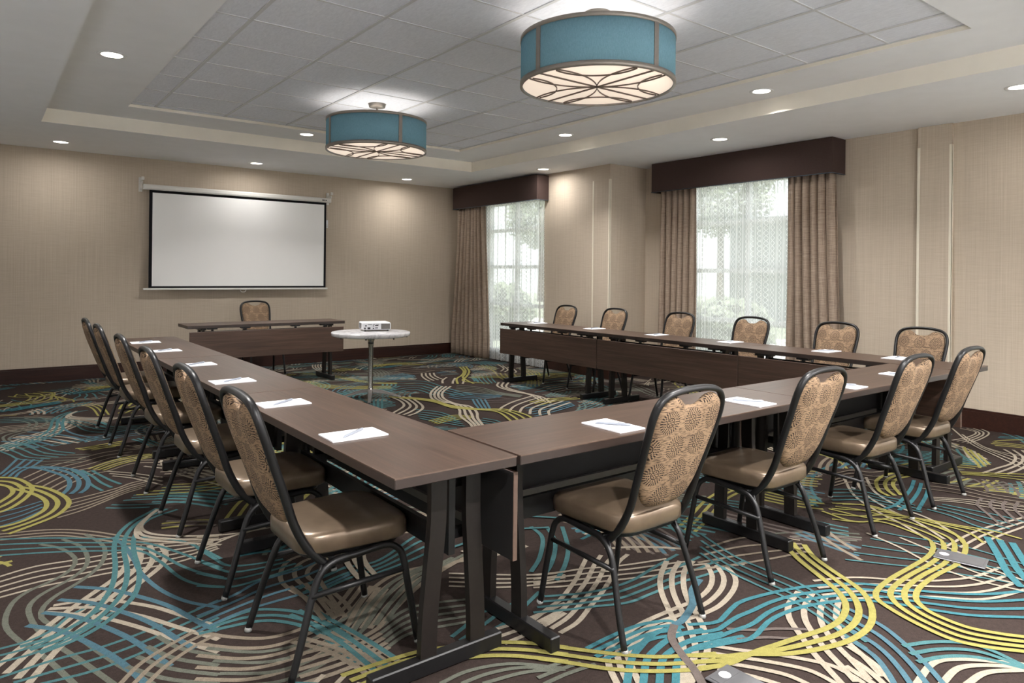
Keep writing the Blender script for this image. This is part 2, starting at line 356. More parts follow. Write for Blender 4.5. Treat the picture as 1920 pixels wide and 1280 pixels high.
# ------------------------------------------------------------ floor: patterned carpet, the swirls are strips of its own mesh
# every group: crop origin and zoom of the reading, yarn, number of lines, width (m), first and last line of the band
A = (0, 960, 4.0); B = (0, 800, 6.4); Cc = (1000, 1040, 4.8); D = (1300, 960, 4.0); Ee = (1600, 960, 4.0); Fc = (1560, 800, 5.333); Gc = (740, 680, 5.333); Hh = (560, 940, 3.764); J = (380, 820, 2.783)
SW = [
 (A, CR, 5, .016, [(-60, 500), (250, 410), (550, 360), (850, 310), (1200, 262), (1600, 225)], [(-60, 655), (300, 560), (600, 500), (850, 450), (1200, 400), (1400, 355), (1640, 270)]),
 (A, BE, 3, .015, [(-60, 170), (400, 130), (700, 145), (1000, 190), (1300, 205), (1640, 180)], [(-60, 215), (400, 175), (700, 200), (1000, 240), (1300, 230), (1640, 210)]),
 (A, SA, 3, .020, [(300, 240), (450, 270), (560, 340), (540, 420), (420, 500), (200, 600), (80, 700), (40, 850), (150, 970), (350, 1100), (560, 1290)], [(640, 165), (760, 235), (790, 310), (740, 410), (600, 520), (400, 640), (310, 740), (340, 820), (560, 920), (760, 1060), (950, 1180), (1150, 1290)]),
 (A, CR, 4, .026, [(960, 260), (955, 370), (880, 480), (650, 640), (430, 800), (200, 980), (-40, 1170)], [(1200, 240), (1245, 320), (1200, 410), (1050, 530), (860, 690), (640, 850), (430, 1030), (210, 1290)]),
 (A, TE, 3, .016, [(-60, 1260), (400, 1110), (800, 1000), (1200, 850), (1640, 660)], [(260, 1300), (700, 1190), (1050, 1060), (1350, 920), (1640, 790)]),
 (A, TE, 3, .015, [(-60, 1040), (200, 970), (380, 890), (520, 780), (700, 690)], [(-60, 1140), (250, 1060), (520, 950), (700, 850), (860, 740)]),
 (A, CR, 3, .022, [(400, 700), (700, 655), (900, 670), (1150, 710), (1350, 770), (1640, 860)], [(330, 750), (700, 780), (1000, 850), (1300, 950), (1640, 1050)]),
 (A, BL, 4, .024, [(560, 560), (820, 580), (1050, 635), (1280, 710), (1500, 830), (1640, 890)], [(200, 850), (450, 890), (700, 1000), (900, 1120), (1100, 1290)]),
 (A, SA, 4, .020, [(1180, 930), (1350, 1020), (1640, 1080)], [(950, 1160), (1250, 1250), (1640, 1290)]),
 (A, BE, 3, .018, [(900, 1290), (1050, 1140), (1250, 1010), (1450, 900)], [(1100, 1290), (1250, 1150), (1450, 1010), (1600, 930)]),
 (A, BL, 1, .020, [(840, 190), (930, 250), (1000, 350), (1060, 460), (1200, 580), (1400, 670), (1640, 715)], [(840, 190), (930, 250), (1000, 350), (1060, 460), (1200, 580), (1400, 670), (1640, 715)]),
 (A, TE, 4, .017, [(-60, 205), (400, 195), (800, 200), (1100, 190), (1350, 215), (1500, 270), (1660, 350)], [(-60, 330), (400, 300), (800, 290), (1050, 292), (1200, 370), (1350, 490), (1500, 545), (1680, 560)]),
 (A, TE, 3, .022, [(1180, -30), (980, 80), (880, 180), (855, 280), (865, 400), (845, 540), (770, 670), (640, 800), (400, 930), (150, 1010)], [(1330, -20), (1110, 60), (1010, 180), (1005, 300), (1045, 450), (1020, 600), (920, 720), (760, 850), (560, 960), (300, 1060)]),
 (A, CR, 3, .020, [(1180, -20), (1090, 60), (1060, 120), (1150, 165), (1400, 180), (1660, 170)], [(1150, 0), (1040, 100), (1020, 160), (1060, 200), (1300, 225), (1660, 245)]),
 (J, CR, 3, .015, [(-30, 520), (180, 500), (400, 462)], [(-30, 600), (120, 530), (260, 478)]),
 (J, BE, 3, .021, [(560, 600), (440, 650), (405, 730), (450, 790), (560, 850), (630, 930)], [(680, 620), (570, 670), (550, 730), (640, 780), (740, 860), (800, 940)]),
 (J, BE, 5, .021, [(-20, 1015), (150, 1042), (350, 1045), (560, 980), (700, 880), (800, 760)], [(-40, 1262), (250, 1262), (500, 1190), (700, 1070), (850, 930), (960, 790)]),
 (J, SA, 4, .019, [(20, 1100), (300, 1120), (560, 1060), (760, 930), (860, 800)], [(120, 1300), (420, 1270), (680, 1150), (860, 980)]),
 (J, TE, 3, .021, [(80, 965), (250, 905), (400, 900), (540, 925), (700, 1000), (860, 1120)], [(-20, 1025), (250, 965), (400, 960), (560, 1000), (700, 1090), (800, 1190)]),
 (J, BL, 4, .018, [(-30, 895), (150, 830), (300, 750), (500, 690), (640, 630)], [(-30, 1015), (200, 912), (400, 850), (600, 790), (820, 690)]),
 (J, TE, 4, .018, [(-30, 575), (60, 632), (130, 668), (250, 665), (420, 635)], [(-30, 775), (150, 780), (320, 735), (520, 670)]),
 (J, YE, 3, .021, [(110, 440), (180, 350), (230, 310)], [(225, 440), (270, 370), (300, 330)]),
 (B, BE, 6, .016, [(280, 620), (600, 480), (900, 400), (1200, 320), (1500, 270)], [(650, 790), (850, 680), (1080, 580), (1300, 530), (1600, 440), (1950, 430)]),
 (B, CR, 3, .016, [(1280, 535), (1600, 560), (1950, 610)], [(1350, 590), (1600, 620), (1950, 700)]),
 (B, BE, 5, .016, [(830, 885), (1100, 820), (1400, 740), (1600, 670), (1950, 600)], [(690, 1095), (1000, 1000), (1300, 880), (1500, 800), (1700, 740)]),
 (B, SA, 4, .014, [(520, 320), (800, 340), (1100, 330)], [(400, 480), (700, 440), (1000, 420)]),
 (B, TE, 5, .016, [(-40, 280), (120, 340), (230, 390), (500, 410)], [(330, 170), (500, 240), (650, 290), (900, 320)]),
 (B, BL, 4, .016, [(-40, 1040), (250, 970), (500, 895)], [(-40, 1210), (250, 1120), (520, 1000)]),
 (B, BL, 4, .019, [(210, 385), (120, 470), (30, 550), (-40, 590)], [(510, 395), (400, 470), (250, 540), (180, 610)]),
 (B, TE, 3, .019, [(860, 520), (1000, 600), (1100, 700), (1230, 770)], [(1100, 525), (1200, 580), (1320, 640), (1450, 690)]),
 (B, BL, 3, .027, [(200, 490), (450, 500), (650, 550), (780, 600), (835, 660), (820, 740), (740, 820)], [(480, 480), (700, 490), (900, 520), (1010, 580), (1060, 660), (1040, 740), (960, 800)]),
 (B, YE, 4, .017, [(1060, 510), (1300, 420), (1600, 350), (1800, 325)], [(1240, 525), (1450, 450), (1700, 390), (1900, 350)]),
 (B, YE, 3, .026, [(-40, 610), (180, 620), (310, 670), (385, 730), (370, 790), (280, 880), (120, 980), (-40, 1040)], [(-40, 690), (100, 720), (150, 760), (130, 820), (-40, 930)]),
 (B, YE, 3, .026, [(330, 700), (560, 740), (760, 830), (830, 910), (780, 990), (650, 1080), (400, 1180), (100, 1290)], [(120, 740), (350, 790), (510, 860), (560, 925), (530, 1000), (400, 1080), (200, 1160), (-40, 1220)]),
 (Hh, SA, 5, .018, [(560, 900), (800, 750), (1200, 690)], [(600, 1050), (800, 930), (1200, 850)]),
 (Hh, BE, 5, .022, [(330, 900), (450, 700), (600, 560), (800, 480), (1180, 420)], [(560, 900), (700, 740), (900, 560), (1200, 380)]),
 (Hh, SA, 4, .020, [(380, 930), (520, 720), (680, 560), (900, 450)], [(620, 850), (740, 680), (900, 520), (1180, 370)]),
 (Hh, TE, 4, .018, [(0, 620), (300, 480), (560, 420), (820, 250), (960, 200)], [(100, 700), (420, 560), (760, 430), (960, 340)]),
 (Hh, BE, 5, .022, [(-60, 1100), (250, 1020), (450, 960), (560, 900)], [(30, 1290), (300, 1200), (500, 1110), (640, 1030)]),
 (Hh, BE, 5, .022, [(-60, 990), (200, 1060), (420, 1180), (560, 1290)], [(330, 900), (520, 1010), (700, 1130)]),
 (Hh, TE, 3, .020, [(-60, 800), (100, 870), (300, 1000), (450, 1120), (600, 1250)], [(60, 740), (250, 850), (450, 960), (700, 1120)]),
 (Hh, BE, 3, .020, [(150, 560), (240, 700), (330, 820)], [(-60, 600), (60, 700), (180, 840)]),
 (Hh, CR, 4, .015, [(1060, 510), (1400, 520), (1700, 520), (1882, 500)], [(1060, 600), (1400, 610), (1700, 590), (1882, 560)]),
 (Hh, TE, 3, .022, [(1640, 180), (1720, 260), (1700, 400), (1640, 500)], [(1860, 180), (1900, 330), (1880, 450), (1820, 560)]),
 (Hh, TE, 3, .018, [(1080, 960), (1180, 880), (1270, 800), (1420, 740)], [(1200, 1010), (1350, 920), (1500, 830), (1700, 640)]),
 (Hh, CR, 3, .020, [(1340, 920), (1600, 840), (1882, 720)], [(1450, 1010), (1700, 900), (1882, 790)]),
 (Hh, SA, 3, .018, [(1000, 1290), (1200, 1200), (1500, 1150), (1860, 1180)], [(1300, 1290), (1600, 1210), (1882, 1190)]),
 (Cc, CR, 4, .015, [(0, 185), (250, 160), (450, 130), (800, 100), (1200, 40)], [(0, 300), (250, 290), (500, 260), (800, 225), (1100, 190), (1500, 130), (1900, 90)]),
 (Cc, CR, 4, .021, [(490, 10), (440, 110), (380, 230), (250, 400), (130, 490), (0, 590)], [(850, 0), (760, 80), (700, 210), (620, 340), (520, 460), (400, 610), (240, 710)]),
 (Cc, TE, 4, .017, [(100, 380), (450, 350), (700, 300), (900, 230), (1100, 110), (1300, 0)], [(0, 525), (300, 500), (550, 470), (850, 435), (1050, 360), (1300, 260), (1600, 170), (1900, 60)]),
 (Cc, CR, 3, .024, [(1200, 60), (1145, 200), (1150, 330), (1210, 480), (1270, 600), (1320, 740), (1350, 860), (1340, 1180)], [(1440, 60), (1360, 150), (1355, 300), (1400, 430), (1480, 560), (1540, 700), (1560, 900), (1400, 1180)]),
 (Cc, CR, 3, .023, [(1560, 90), (1610, 200), (1580, 310), (1460, 410), (1250, 500), (1000, 610), (800, 740), (680, 860), (680, 1000), (760, 1180)], [(1740, 110), (1820, 220), (1790, 340), (1650, 480), (1400, 580), (1150, 650), (950, 780), (850, 880), (880, 1000), (960, 1180)]),
 (Cc, CY, 4, .020, [(480, 850), (700, 740), (950, 640), (1200, 600), (1300, 630)], [(600, 960), (850, 860), (1050, 770), (1200, 740), (1350, 720)]),
 (Cc, CY, 4, .026, [(840, 1180), (880, 960), (950, 850), (1100, 710), (1350, 650)], [(1280, 1180), (1300, 960), (1420, 860), (1600, 800), (1900, 740)]),
 (Cc, SA, 3, .018, [(-20, 1060), (150, 1010), (300, 960)], [(100, 1170), (300, 1080), (560, 990)]),
 (D, BE, 4, .017, [(100, 270), (350, 200), (600, 190), (800, 215)], [(0, 440), (300, 400), (600, 350), (850, 300)]),
 (D, CR, 4, .022, [(130, 1005), (350, 1040), (600, 1070), (980, 1140), (1150, 1210), (1280, 1290)], [(180, 1180), (450, 1240), (650, 1300)]),
 (D, CR, 4, .024, [(790, 600), (715, 700), (720, 800), (790, 910), (900, 1060), (1000, 1170), (1120, 1300)], [(1100, 640), (1075, 740), (1080, 850), (1150, 970), (1290, 1100), (1420, 1240)]),
 (D, TE, 4, .015, [(60, 170), (300, 330), (500, 420), (750, 520), (900, 600), (1100, 740), (1300, 880)], [(50, 310), (250, 440), (500, 560), (700, 650), (900, 760), (1100, 900), (1300, 1030)]),
 (D, TA, 2, .018, [(250, 880), (450, 890), (620, 880), (850, 885)], [(330, 960), (550, 945), (780, 960)]),
 (Ee, CR, 4, .017, [(-300, 520), (0, 495), (300, 510), (600, 520), (900, 490), (1100, 420)], [(-200, 680), (0, 655), (300, 640), (600, 640), (900, 660), (1100, 640), (1290, 585)]),
 (D, CY, 4, .021, [(-40, 850), (180, 830), (260, 755), (350, 680), (550, 620), (800, 570), (1100, 545), (1300, 545), (1600, 585), (1900, 612), (2200, 620), (2500, 595)], [(-60, 1050), (250, 990), (440, 950), (560, 830), (700, 755), (900, 700), (1200, 665), (1500, 690), (1800, 740), (2100, 780), (2500, 795)]),
 (Ee, TE, 5, .014, [(190, 150), (400, 190), (600, 220), (900, 280), (1290, 400)], [(-60, 360), (300, 400), (500, 420), (800, 470), (1100, 520), (1290, 560)]),
 (Ee, CR, 3, .015, [(100, 160), (350, 270), (600, 400), (900, 510), (1290, 600)], [(600, 230), (800, 310), (1000, 420), (1290, 520)]),
 (Ee, CR, 3, .015, [(700, 260), (850, 180), (1000, 120), (1290, 40)], [(900, 280), (1050, 200), (1290, 110)]),
 (Ee, CR, 3, .023, [(470, 1300), (600, 1140), (800, 1110), (1100, 1130), (1290, 1150)], [(850, 1300), (1000, 1210), (1290, 1190)]),
 (Ee, CR, 3, .024, [(-40, 1010), (150, 1140), (300, 1290)], [(-60, 1160), (130, 1280), (150, 1300)]),
 (Ee, BL, 4, .021, [(-60, 720), (200, 850), (380, 990), (530, 1130), (680, 1300)], [(-60, 940), (150, 1080), (250, 1200), (310, 1300)]),
 (Ee, TE, 3, .021, [(370, 1010), (600, 980), (850, 990), (1050, 1050), (1290, 1165)], [(480, 1130), (700, 1090), (950, 1100), (1290, 1180)]),
 (Fc, BE, 3, .014, [(1000, 565), (1300, 610), (1600, 680), (1930, 730)], [(900, 620), (1200, 660), (1500, 720), (1930, 800)]),
 (Fc, CR, 3, .013, [(1000, 710), (1300, 730), (1600, 760), (1930, 810)], [(1000, 740), (1300, 765), (1600, 815), (1930, 860)]),
 (Fc, TE, 4, .017, [(1100, 780), (1400, 840), (1700, 900), (1930, 960)], [(950, 830), (1200, 900), (1450, 1000), (1700, 1060)]),
 (Fc, CR, 3, .018, [(120, 520), (230, 700), (500, 880), (700, 980), (950, 1130)], [(340, 510), (430, 660), (700, 820), (1000, 940), (1300, 1130)]),
 (Fc, BE, 5, .014, [(0, 480), (200, 440), (400, 460), (620, 430)], [(0, 600), (200, 560), (450, 620), (700, 640)]),
 (Fc, TA, 4, .018, [(1500, 720), (1450, 780), (1560, 880), (1700, 1000)], [(1860, 760), (1830, 830), (1930, 930)]),
 (Fc, CR, 4, .015, [(1200, 20), (1400, 180), (1650, 300), (1930, 430)], [(1500, 200), (1700, 260), (1930, 300)]),
 (Fc, CR, 3, .020, [(1720, 230), (1830, 300), (1800, 370), (1650, 420), (1500, 470)], [(1900, 240), (1990, 330), (1900, 420), (1750, 480)]),
 (Fc, CR, 4, .014, [(1280, 20), (1440, 60), (1350, 110), (1200, 140)], [(1480, 20), (1570, 70), (1480, 130), (1350, 170)]),
 (Fc, YE, 3, .017, [(1280, 455), (1600, 470), (1930, 480)], [(1300, 480), (1600, 500), (1930, 540)]),
 (Fc, CY, 3, .022, [(820, 540), (780, 640), (650, 780), (480, 840)], [(965, 600), (940, 700), (860, 840)]),
 (Fc, YE, 3, .024, [(900, 450), (600, 470), (450, 540), (470, 640), (570, 700)], [(820, 490), (650, 530), (610, 590), (690, 690)]),
 (Fc, TE, 4, .016, [(0, 630), (250, 640), (500, 700), (800, 760)], [(0, 740), (300, 740), (600, 800), (900, 860)]),
 (Fc, YE, 4, .017, [(0, 770), (300, 790), (600, 870), (900, 960), (1200, 1060), (1330, 1190)], [(0, 930), (300, 960), (600, 920), (900, 930), (1300, 1000), (1600, 1050), (1900, 1130)]),
 (Fc, YE, 4, .018, [(-100, 850), (200, 950), (500, 960), (750, 1040), (960, 1130), (1020, 1200)], [(100, 780), (400, 800), (800, 930), (1100, 1030), (1290, 1120), (1330, 1190)]),
 (Ee, CY, 3, .032, [(1000, 190), (1080, 320), (1150, 450), (1260, 570)], [(1190, 235), (1290, 390), (1390, 520)]),
 (Ee, YE, 4, .024, [(590, 230), (600, 280), (560, 340), (430, 420), (290, 500), (190, 580), (170, 650), (300, 745), (500, 855), (750, 965), (1000, 1020), (1290, 1055)], [(840, 240), (840, 300), (800, 370), (760, 410), (620, 480), (500, 570), (468, 640), (490, 690), (600, 770), (850, 870), (1100, 920), (1290, 945)]),
 (Hh, YE, 3, .023, [(300, 1240), (700, 1110), (900, 1060), (1250, 1012), (1500, 1003), (1700, 1015), (1900, 1040)], [(430, 1310), (700, 1190), (900, 1140), (1300, 1100), (1500, 1098), (1700, 1115), (1900, 1140)]),
 (Cc, YE, 3, .023, [(50, 815), (300, 850), (700, 900), (1100, 930), (1450, 915), (1650, 900)], [(50, 945), (300, 980), (700, 1040), (1100, 1060), (1500, 1040), (1650, 1010)]),
 (D, YE, 3, .026, [(50, 1180), (250, 1150), (460, 1060), (640, 1000), (850, 930), (1000, 880), (1110, 810), (1145, 710), (1090, 610), (950, 490), (800, 370), (700, 270), (660, 220)], [(0, 1085), (250, 1090), (400, 1075), (650, 1075), (900, 1045), (1150, 980), (1300, 890), (1345, 790), (1320, 680), (1240, 580), (1050, 450), (900, 340), (830, 250)]),
 (Cc, BL, 1, .030, [(1500, 230), (1430, 330), (1435, 450), (1350, 590), (1260, 650)], [(1500, 230), (1430, 330), (1435, 450), (1350, 590), (1260, 650)]),
 (Cc, TA, 1, .030, [(1270, 640), (1245, 760), (1330, 900), (1450, 1050), (1530, 1190)], [(1270, 640), (1245, 760), (1330, 900), (1450, 1050), (1530, 1190)]),
 (Gc, BE, 4, .020, [(0, 30), (250, 50), (500, 40), (700, 60)], [(0, 90), (200, 110), (400, 80)]),
 (Gc, TE, 5, .020, [(0, 190), (300, 190), (500, 250), (800, 330)], [(0, 300), (200, 270), (400, 330)]),
 (Gc, BL, 5, .024, [(560, 270), (700, 300), (900, 320), (1100, 320)], [(540, 350), (700, 370), (900, 360), (1050, 350)]),
 (Gc, SA, 5, .022, [(620, 230), (850, 250), (1050, 300), (1280, 330)], [(600, 290), (850, 310), (1100, 330), (1250, 350)]),
 (Gc, TA, 4, .020, [(800, 340), (1000, 350), (1250, 370), (1400, 350)], [(900, 400), (1100, 400), (1300, 420)]),
 (Gc, BL, 4, .022, [(780, 370), (800, 410), (840, 460), (860, 480)], [(900, 370), (930, 420), (960, 480)]),
 (Gc, TE, 5, .020, [(1500, 180), (1700, 160), (1900, 170)], [(1400, 300), (1650, 260), (1900, 240)]),
 (Gc, BL, 5, .022, [(1300, 460), (1500, 430), (1750, 390)], [(1400, 540), (1600, 490), (1800, 430)]),
 (Gc, CR, 4, .020, [(1480, 250), (1700, 220), (1900, 230)], [(1600, 300), (1750, 270), (1900, 270)]),
 (Gc, YE, 3, .022, [(1380, 150), (1550, 130), (1750, 110)], [(1450, 170), (1600, 150), (1800, 130)]),
 (Gc, TE, 5, .020, [(200, 470), (450, 500), (620, 560)], [(250, 560), (450, 600), (700, 640)]),
 (Gc, YE, 4, .020, [(340, 590), (450, 560), (600, 530), (800, 540)], [(420, 620), (520, 590), (640, 570), (760, 560)]),
 (Gc, TE, 4, .018, [(880, 560), (1000, 580), (1060, 600)], [(800, 610), (900, 630), (960, 640)]),
 (Gc, CR, 3, .026, [(1040, 200), (1030, 240), (1150, 285), (1350, 325), (1450, 380)], [(1140, 200), (1120, 250), (1280, 300), (1480, 350), (1560, 410)]),
 (Gc, CR, 6, .027, [(1400, 330), (1200, 390), (1090, 440), (1040, 480)], [(1760, 400), (1620, 450), (1540, 490), (1560, 545)]),
 (Gc, CR, 4, .027, [(430, 240), (365, 300), (370, 360), (450, 395), (600, 420), (650, 480), (660, 540), (760, 620), (780, 660)], [(560, 240), (480, 300), (490, 360), (600, 410), (750, 440), (820, 500), (830, 560), (880, 630), (880, 660)]),
 (Gc, CR, 3, .026, [(520, 150), (480, 180), (480, 210)], [(690, 160), (690, 190), (680, 215)]),
 (Gc, CR, 4, .024, [(270, 110), (275, 140), (310, 170), (350, 190)], [(390, 105), (400, 130), (430, 150), (480, 170)]),
 (Gc, CR, 4, .024, [(1030, 20), (1090, 60), (1060, 90)], [(1180, 60), (1215, 95), (1180, 110)]),
 (Gc, CR, 4, .027, [(-30, 350), (60, 390), (90, 440), (-20, 510)], [(140, 335), (280, 440), (230, 500), (140, 535)]),
 (Gc, YE, 4, .026, [(-60, 350), (200, 370), (400, 400), (600, 460), (900, 480), (1050, 505), (1180, 600)], [(-60, 345), (200, 355), (400, 380), (560, 430), (850, 465), (1100, 470), (1300, 520), (1400, 575)]),
 (Gc, YE, 3, .028, [(650, 45), (690, 90), (670, 130), (620, 165), (630, 215)], [(710, 40), (745, 90), (720, 140), (680, 180), (760, 200), (950, 210)]),
 (Gc, YE, 3, .024, [(1350, 400), (1500, 370), (1750, 350)], [(1450, 430), (1600, 390), (1900, 360)]),
]
PX_, PY_ = 3.455, 3.46
def in_r(x, y, r): return r[0] < x < r[1] and r[2] < y < r[3]
RZ = dict(L=(-.3, 1.3, 2.2, 5.75), R=(1.0, 6.7, .6, 2.75), G=(3.0, 6.35, 4.9, 8.7))
def inter(pts, t, n):
    return smooth_path([(p[0], p[1], 0) for p in pts], 8)
def resample(P, n):
    L = [0.0]
    for a, b in zip(P, P[1:]): L.append(L[-1] + (b - a).length)
    out = []; j = 0
    for k in range(n):
        d = L[-1] * k / (n - 1)
        while j < len(P) - 2 and L[j + 1] < d: j += 1
        t = (d - L[j]) / max(1e-9, L[j + 1] - L[j]); out.append(P[j].lerp(P[j + 1], t))
    return out
fl = MB(); OCC = {}
def note(x, y):
    q = (int(x / .05 + 100), int(y / .05 + 100)); OCC[q] = OCC.get(q, 0) + 1
fl.quad((XL - .1, YN - .1, 0), (XR2 + .1, YN - .1, 0), (XR2 + .1, YB + .1, 0), (XL - .1, YB + .1, 0), 0)
for gi, (cr, colr, n, wd, p0, p1) in enumerate(SW):
    ox, oy, s_ = cr; zone = 'L' if cr in (A, B, J) else ('G' if cr is Gc else 'R')
    N = 44
    
    a = resample(inter(p0, 0, 0), N); b = resample(inter(p1, 0, 0), N)
    z = 0.0005 + gi * 0.00006
    for k in range(n):
        t = k / (n - 1) if n > 1 else 0
        W = []
        for q0, q1 in zip(a, b):
            q = q0.lerp(q1, t); W.append(Vector(on_floor(ox + q.x / s_, oy + q.y / s_) + (0,)))
        edge = []
        for i in range(N):
            d = W[min(i + 1, N - 1)] - W[max(i - 1, 0)]; d.z = 0
            if d.length < 1e-6: d = Vector((1, 0, 0))
            d.normalize(); nn = Vector((-d.y, d.x, 0)) * wd * 0.5; edge.append((W[i] + nn, W[i] - nn))
        for ii in range(-2, 3):
            for jj in range(-2, 4):
                dx, dy = ii * PX_, jj * PY_
                run = []
                def flush():
                    if len(run) > 1:
                        vs = [p for e in run for p in e]
                        fl.add(vs, [(2 * q, 2 * q + 1, 2 * q + 3, 2 * q + 2) for q in range(len(run) - 1)], colr)
                    run.clear()
                for i in range(N):
                    x, y = W[i].x + dx, W[i].y + dy
                    ok = XL < x < XR2 and YN < y < YB
                    if ok and (ii or jj):
                        if any(in_r(x, y, r) for r in RZ.values()): ok = False
                        else:
                            tx = (x + .2) % PX_ - .2; ty = (y - .7) % PY_ + .7
                            if zone == 'R': ok = ty < 2.75
                            elif zone == 'L': ok = tx < 1.3 and ty >= 2.75
                            else: ok = tx >= 1.3 and ty >= 2.75
                    if ok: note(x, y)
                    if ok: run.append((edge[i][0] + Vector((dx, dy, z + k * 8e-6)), edge[i][1] + Vector((dx, dy, z + k * 8e-6))))
                    else: flush()
                flush()
# bands filling what the photo does not let one read (under the furniture, between the crops)
rf = random.Random(11); SRC = dict(OCC)
def busy(x, y, d=2):
    a, b = int(x / .05 + 100), int(y / .05 + 100); return sum((a + i, b + j) in SRC for i in range(-d, d + 1) for j in range(-d, d + 1))
for gi in range(340):
    x, y = rf.uniform(XL, XR2), rf.uniform(YN, YB); h = rf.uniform(0, 2 * PI); n = rf.choice((3, 3, 4, 4, 5, 6)); sp0 = rf.uniform(.042, .06)
    colr = rf.choice((CR, CR, CR, BE, TE, TE, TE, BL, CY, SA, SA, YE, YE, TA)); wd = rf.uniform(.017, .024)
    a1, a2, f1, f2, p1, p2 = rf.uniform(.5, 2.6), rf.uniform(.3, 1.6), rf.uniform(1.3, 2.6), rf.uniform(3, 5), rf.uniform(0, 6.3), rf.uniform(0, 6.3)
    ds = .035; K = int(rf.uniform(1.6, 3.4) / ds); C = []; fan = rf.uniform(-.28, .28)
    for i in range(K):
        t = i * ds; C.append((x, y, h, sp0 * (1 + fan * math.sin(t * 1.7 + p2)))); h += ds * (a1 * math.sin(f1 * t + p1) + a2 * math.sin(f2 * t + p2)); x += ds * math.cos(h); y += ds * math.sin(h)
    for k in range(n):
        z = .00022 + gi * 1e-6 + k * 2e-7; run = []
        def flush():
            if len(run) > 7:
                fl.add([p for e in run for p in e], [(2 * q, 2 * q + 1, 2 * q + 3, 2 * q + 2) for q in range(len(run) - 1)], colr)
            run.clear()
        for cx, cy, ch, sp in C:
            o_ = (k - (n - 1) / 2) * sp; nx, ny = -math.sin(ch), math.cos(ch); px, py = cx + nx * o_, cy + ny * o_
            if XL < px < XR2 and YN < py < YB and busy(px, py) < 8: run.append(((px + nx * wd / 2, py + ny * wd / 2, z), (px - nx * wd / 2, py - ny * wd / 2, z)))
            else: flush()
        flush()
floor = fl.build('floor', CARPET, fix=False); tag(floor, 'brown carpet with swirling cream, teal and yellow lines', kind='structure')

# ------------------------------------------------------------ walls, pilasters, window openings
def struct(mb, name, mats, label=None, parent=None):
    o = mb.build(name, mats, parent)
    if parent is None: tag(o, label, kind='structure')
    return o
T_ = 0.12
W1 = (7.55, 8.95, 0.12, 2.42); W2 = (3.98, 5.52, 0.12, 2.45); W3 = (-.2, 1.35, 0.12, 2.45)       # window openings y0,y1,z0,z1; the last is unseen, added for daylight
m = MB(); m.box(XL - T_, XR1 + T_, YB, YB + T_, 0, 3.0); struct(m, 'wall_back', M['wall'], 'beige grasscloth wall behind the projection screen')
m = MB(); m.box(XL - T_, XL, YN, YB, 0, 3.0); struct(m, 'wall_left', M['pwall'], 'left wall, out of frame, made pale to bounce light')
m = MB(); m.box(XL - T_, XR2 + T_, YN - T_, YN, 0, 3.0); struct(m, 'wall_front', M['pwall'], 'wall behind the viewpoint, made pale to bounce light')
m = MB()
def holed(x, y0, y1, win):
    a, b, z0, z1 = win
    m.box(x, x + T_, y0, a, 0, 3.0); m.box(x, x + T_, b, y1, 0, 3.0); m.box(x, x + T_, a, b, 0, z0); m.box(x, x + T_, a, b, z1, 3.0)
holed(XR2, 1.9, YJ, W2); holed(XR2, YN, 1.899, W3); holed(XR1, YJ + 0.001, YB, W1)
m.box(XR1 + T_, XR2 + T_, YJ, YJ + T_, 0, 3.0)
PIL = [(XR2, 2.545, 2.85), (XR1, 6.25, 6.56)]
m.box(XR2 - 0.035, XR2 - 0.0005, 2.575, 2.865, 0, ZC - 0.001); m.box(XR1 - 0.012, XR1 - 0.0005, YJ, 6.56, 0, ZC - 0.001)
struct(m, 'wall_right', M['wall'], 'beige grasscloth window wall with a projecting corner and shallow pilasters')

def guard(n, x, y, far, label, z0=0.17, z1=2.545):
    g = MB(); t = 0.003; wd = 0.022
    g.box(x - t, x, y - (0 if far else t), y + (0 if not far else t) + (-wd if far else wd), z0, z1)
    g.box(x - t, x + 0.022, y - (t if not far else 0), y + (0 if not far else t), z0, z1)
    struct(g, 'trim_%d' % n, M['guard'], label)
guard(1, XR1 - 0.012, YJ, False, 'ivory corner guard on the projecting wall corner')
guard(2, XR1 - 0.012, 6.56, True, 'ivory corner guard beside the far window')
guard(3, XR2 - 0.035, 2.575, False, 'ivory corner guard on the near pilaster edge')
guard(4, XR2 - 0.035, 2.865, True, 'ivory corner guard on the far pilaster edge')

def basebd(segs, name, label):
    g = MB()
    for x0, x1, y0, y1 in segs:
        g.box(x0, x1, y0, y1, 0.0, 0.15); 
        ix = 0.006 if (x1 - x0) < (y1 - y0) else 0; iy = 0.006 if ix == 0 else 0
        g.box(x0 + ix, x1 - (0 if ix == 0 else 0), y0 + iy, y1, 0.15, 0.17)
    struct(g, name, M['basew'], label)
basebd([(XL, XR1, YB - 0.018, YB)], 'baseboard_back', 'dark wooden baseboard under the projection screen wall')
basebd([(XR2 - 0.018, XR2, YN, 2.53), (XR2 - 0.053, XR2 - 0.0355, 2.557, 2.865), (XR2 - 0.018, XR2, 2.866, YJ)], 'baseboard_right', 'dark wooden baseboard under the near window')
basebd([(XR1 - 0.030, XR1 - 0.0125, YJ - 0.018, 6.56), (XR1 - 0.018, XR1, 6.56, YB)], 'baseboard_corner', 'dark wooden baseboard under the far window')
g = MB(); g.box(XR1 - 0.012, XR2 - 0.02, YJ - 0.018, YJ - 0.0005, 0, 0.17); struct(g, 'baseboard_return', M['basew'], 'dark wooden baseboard on the projecting corner')

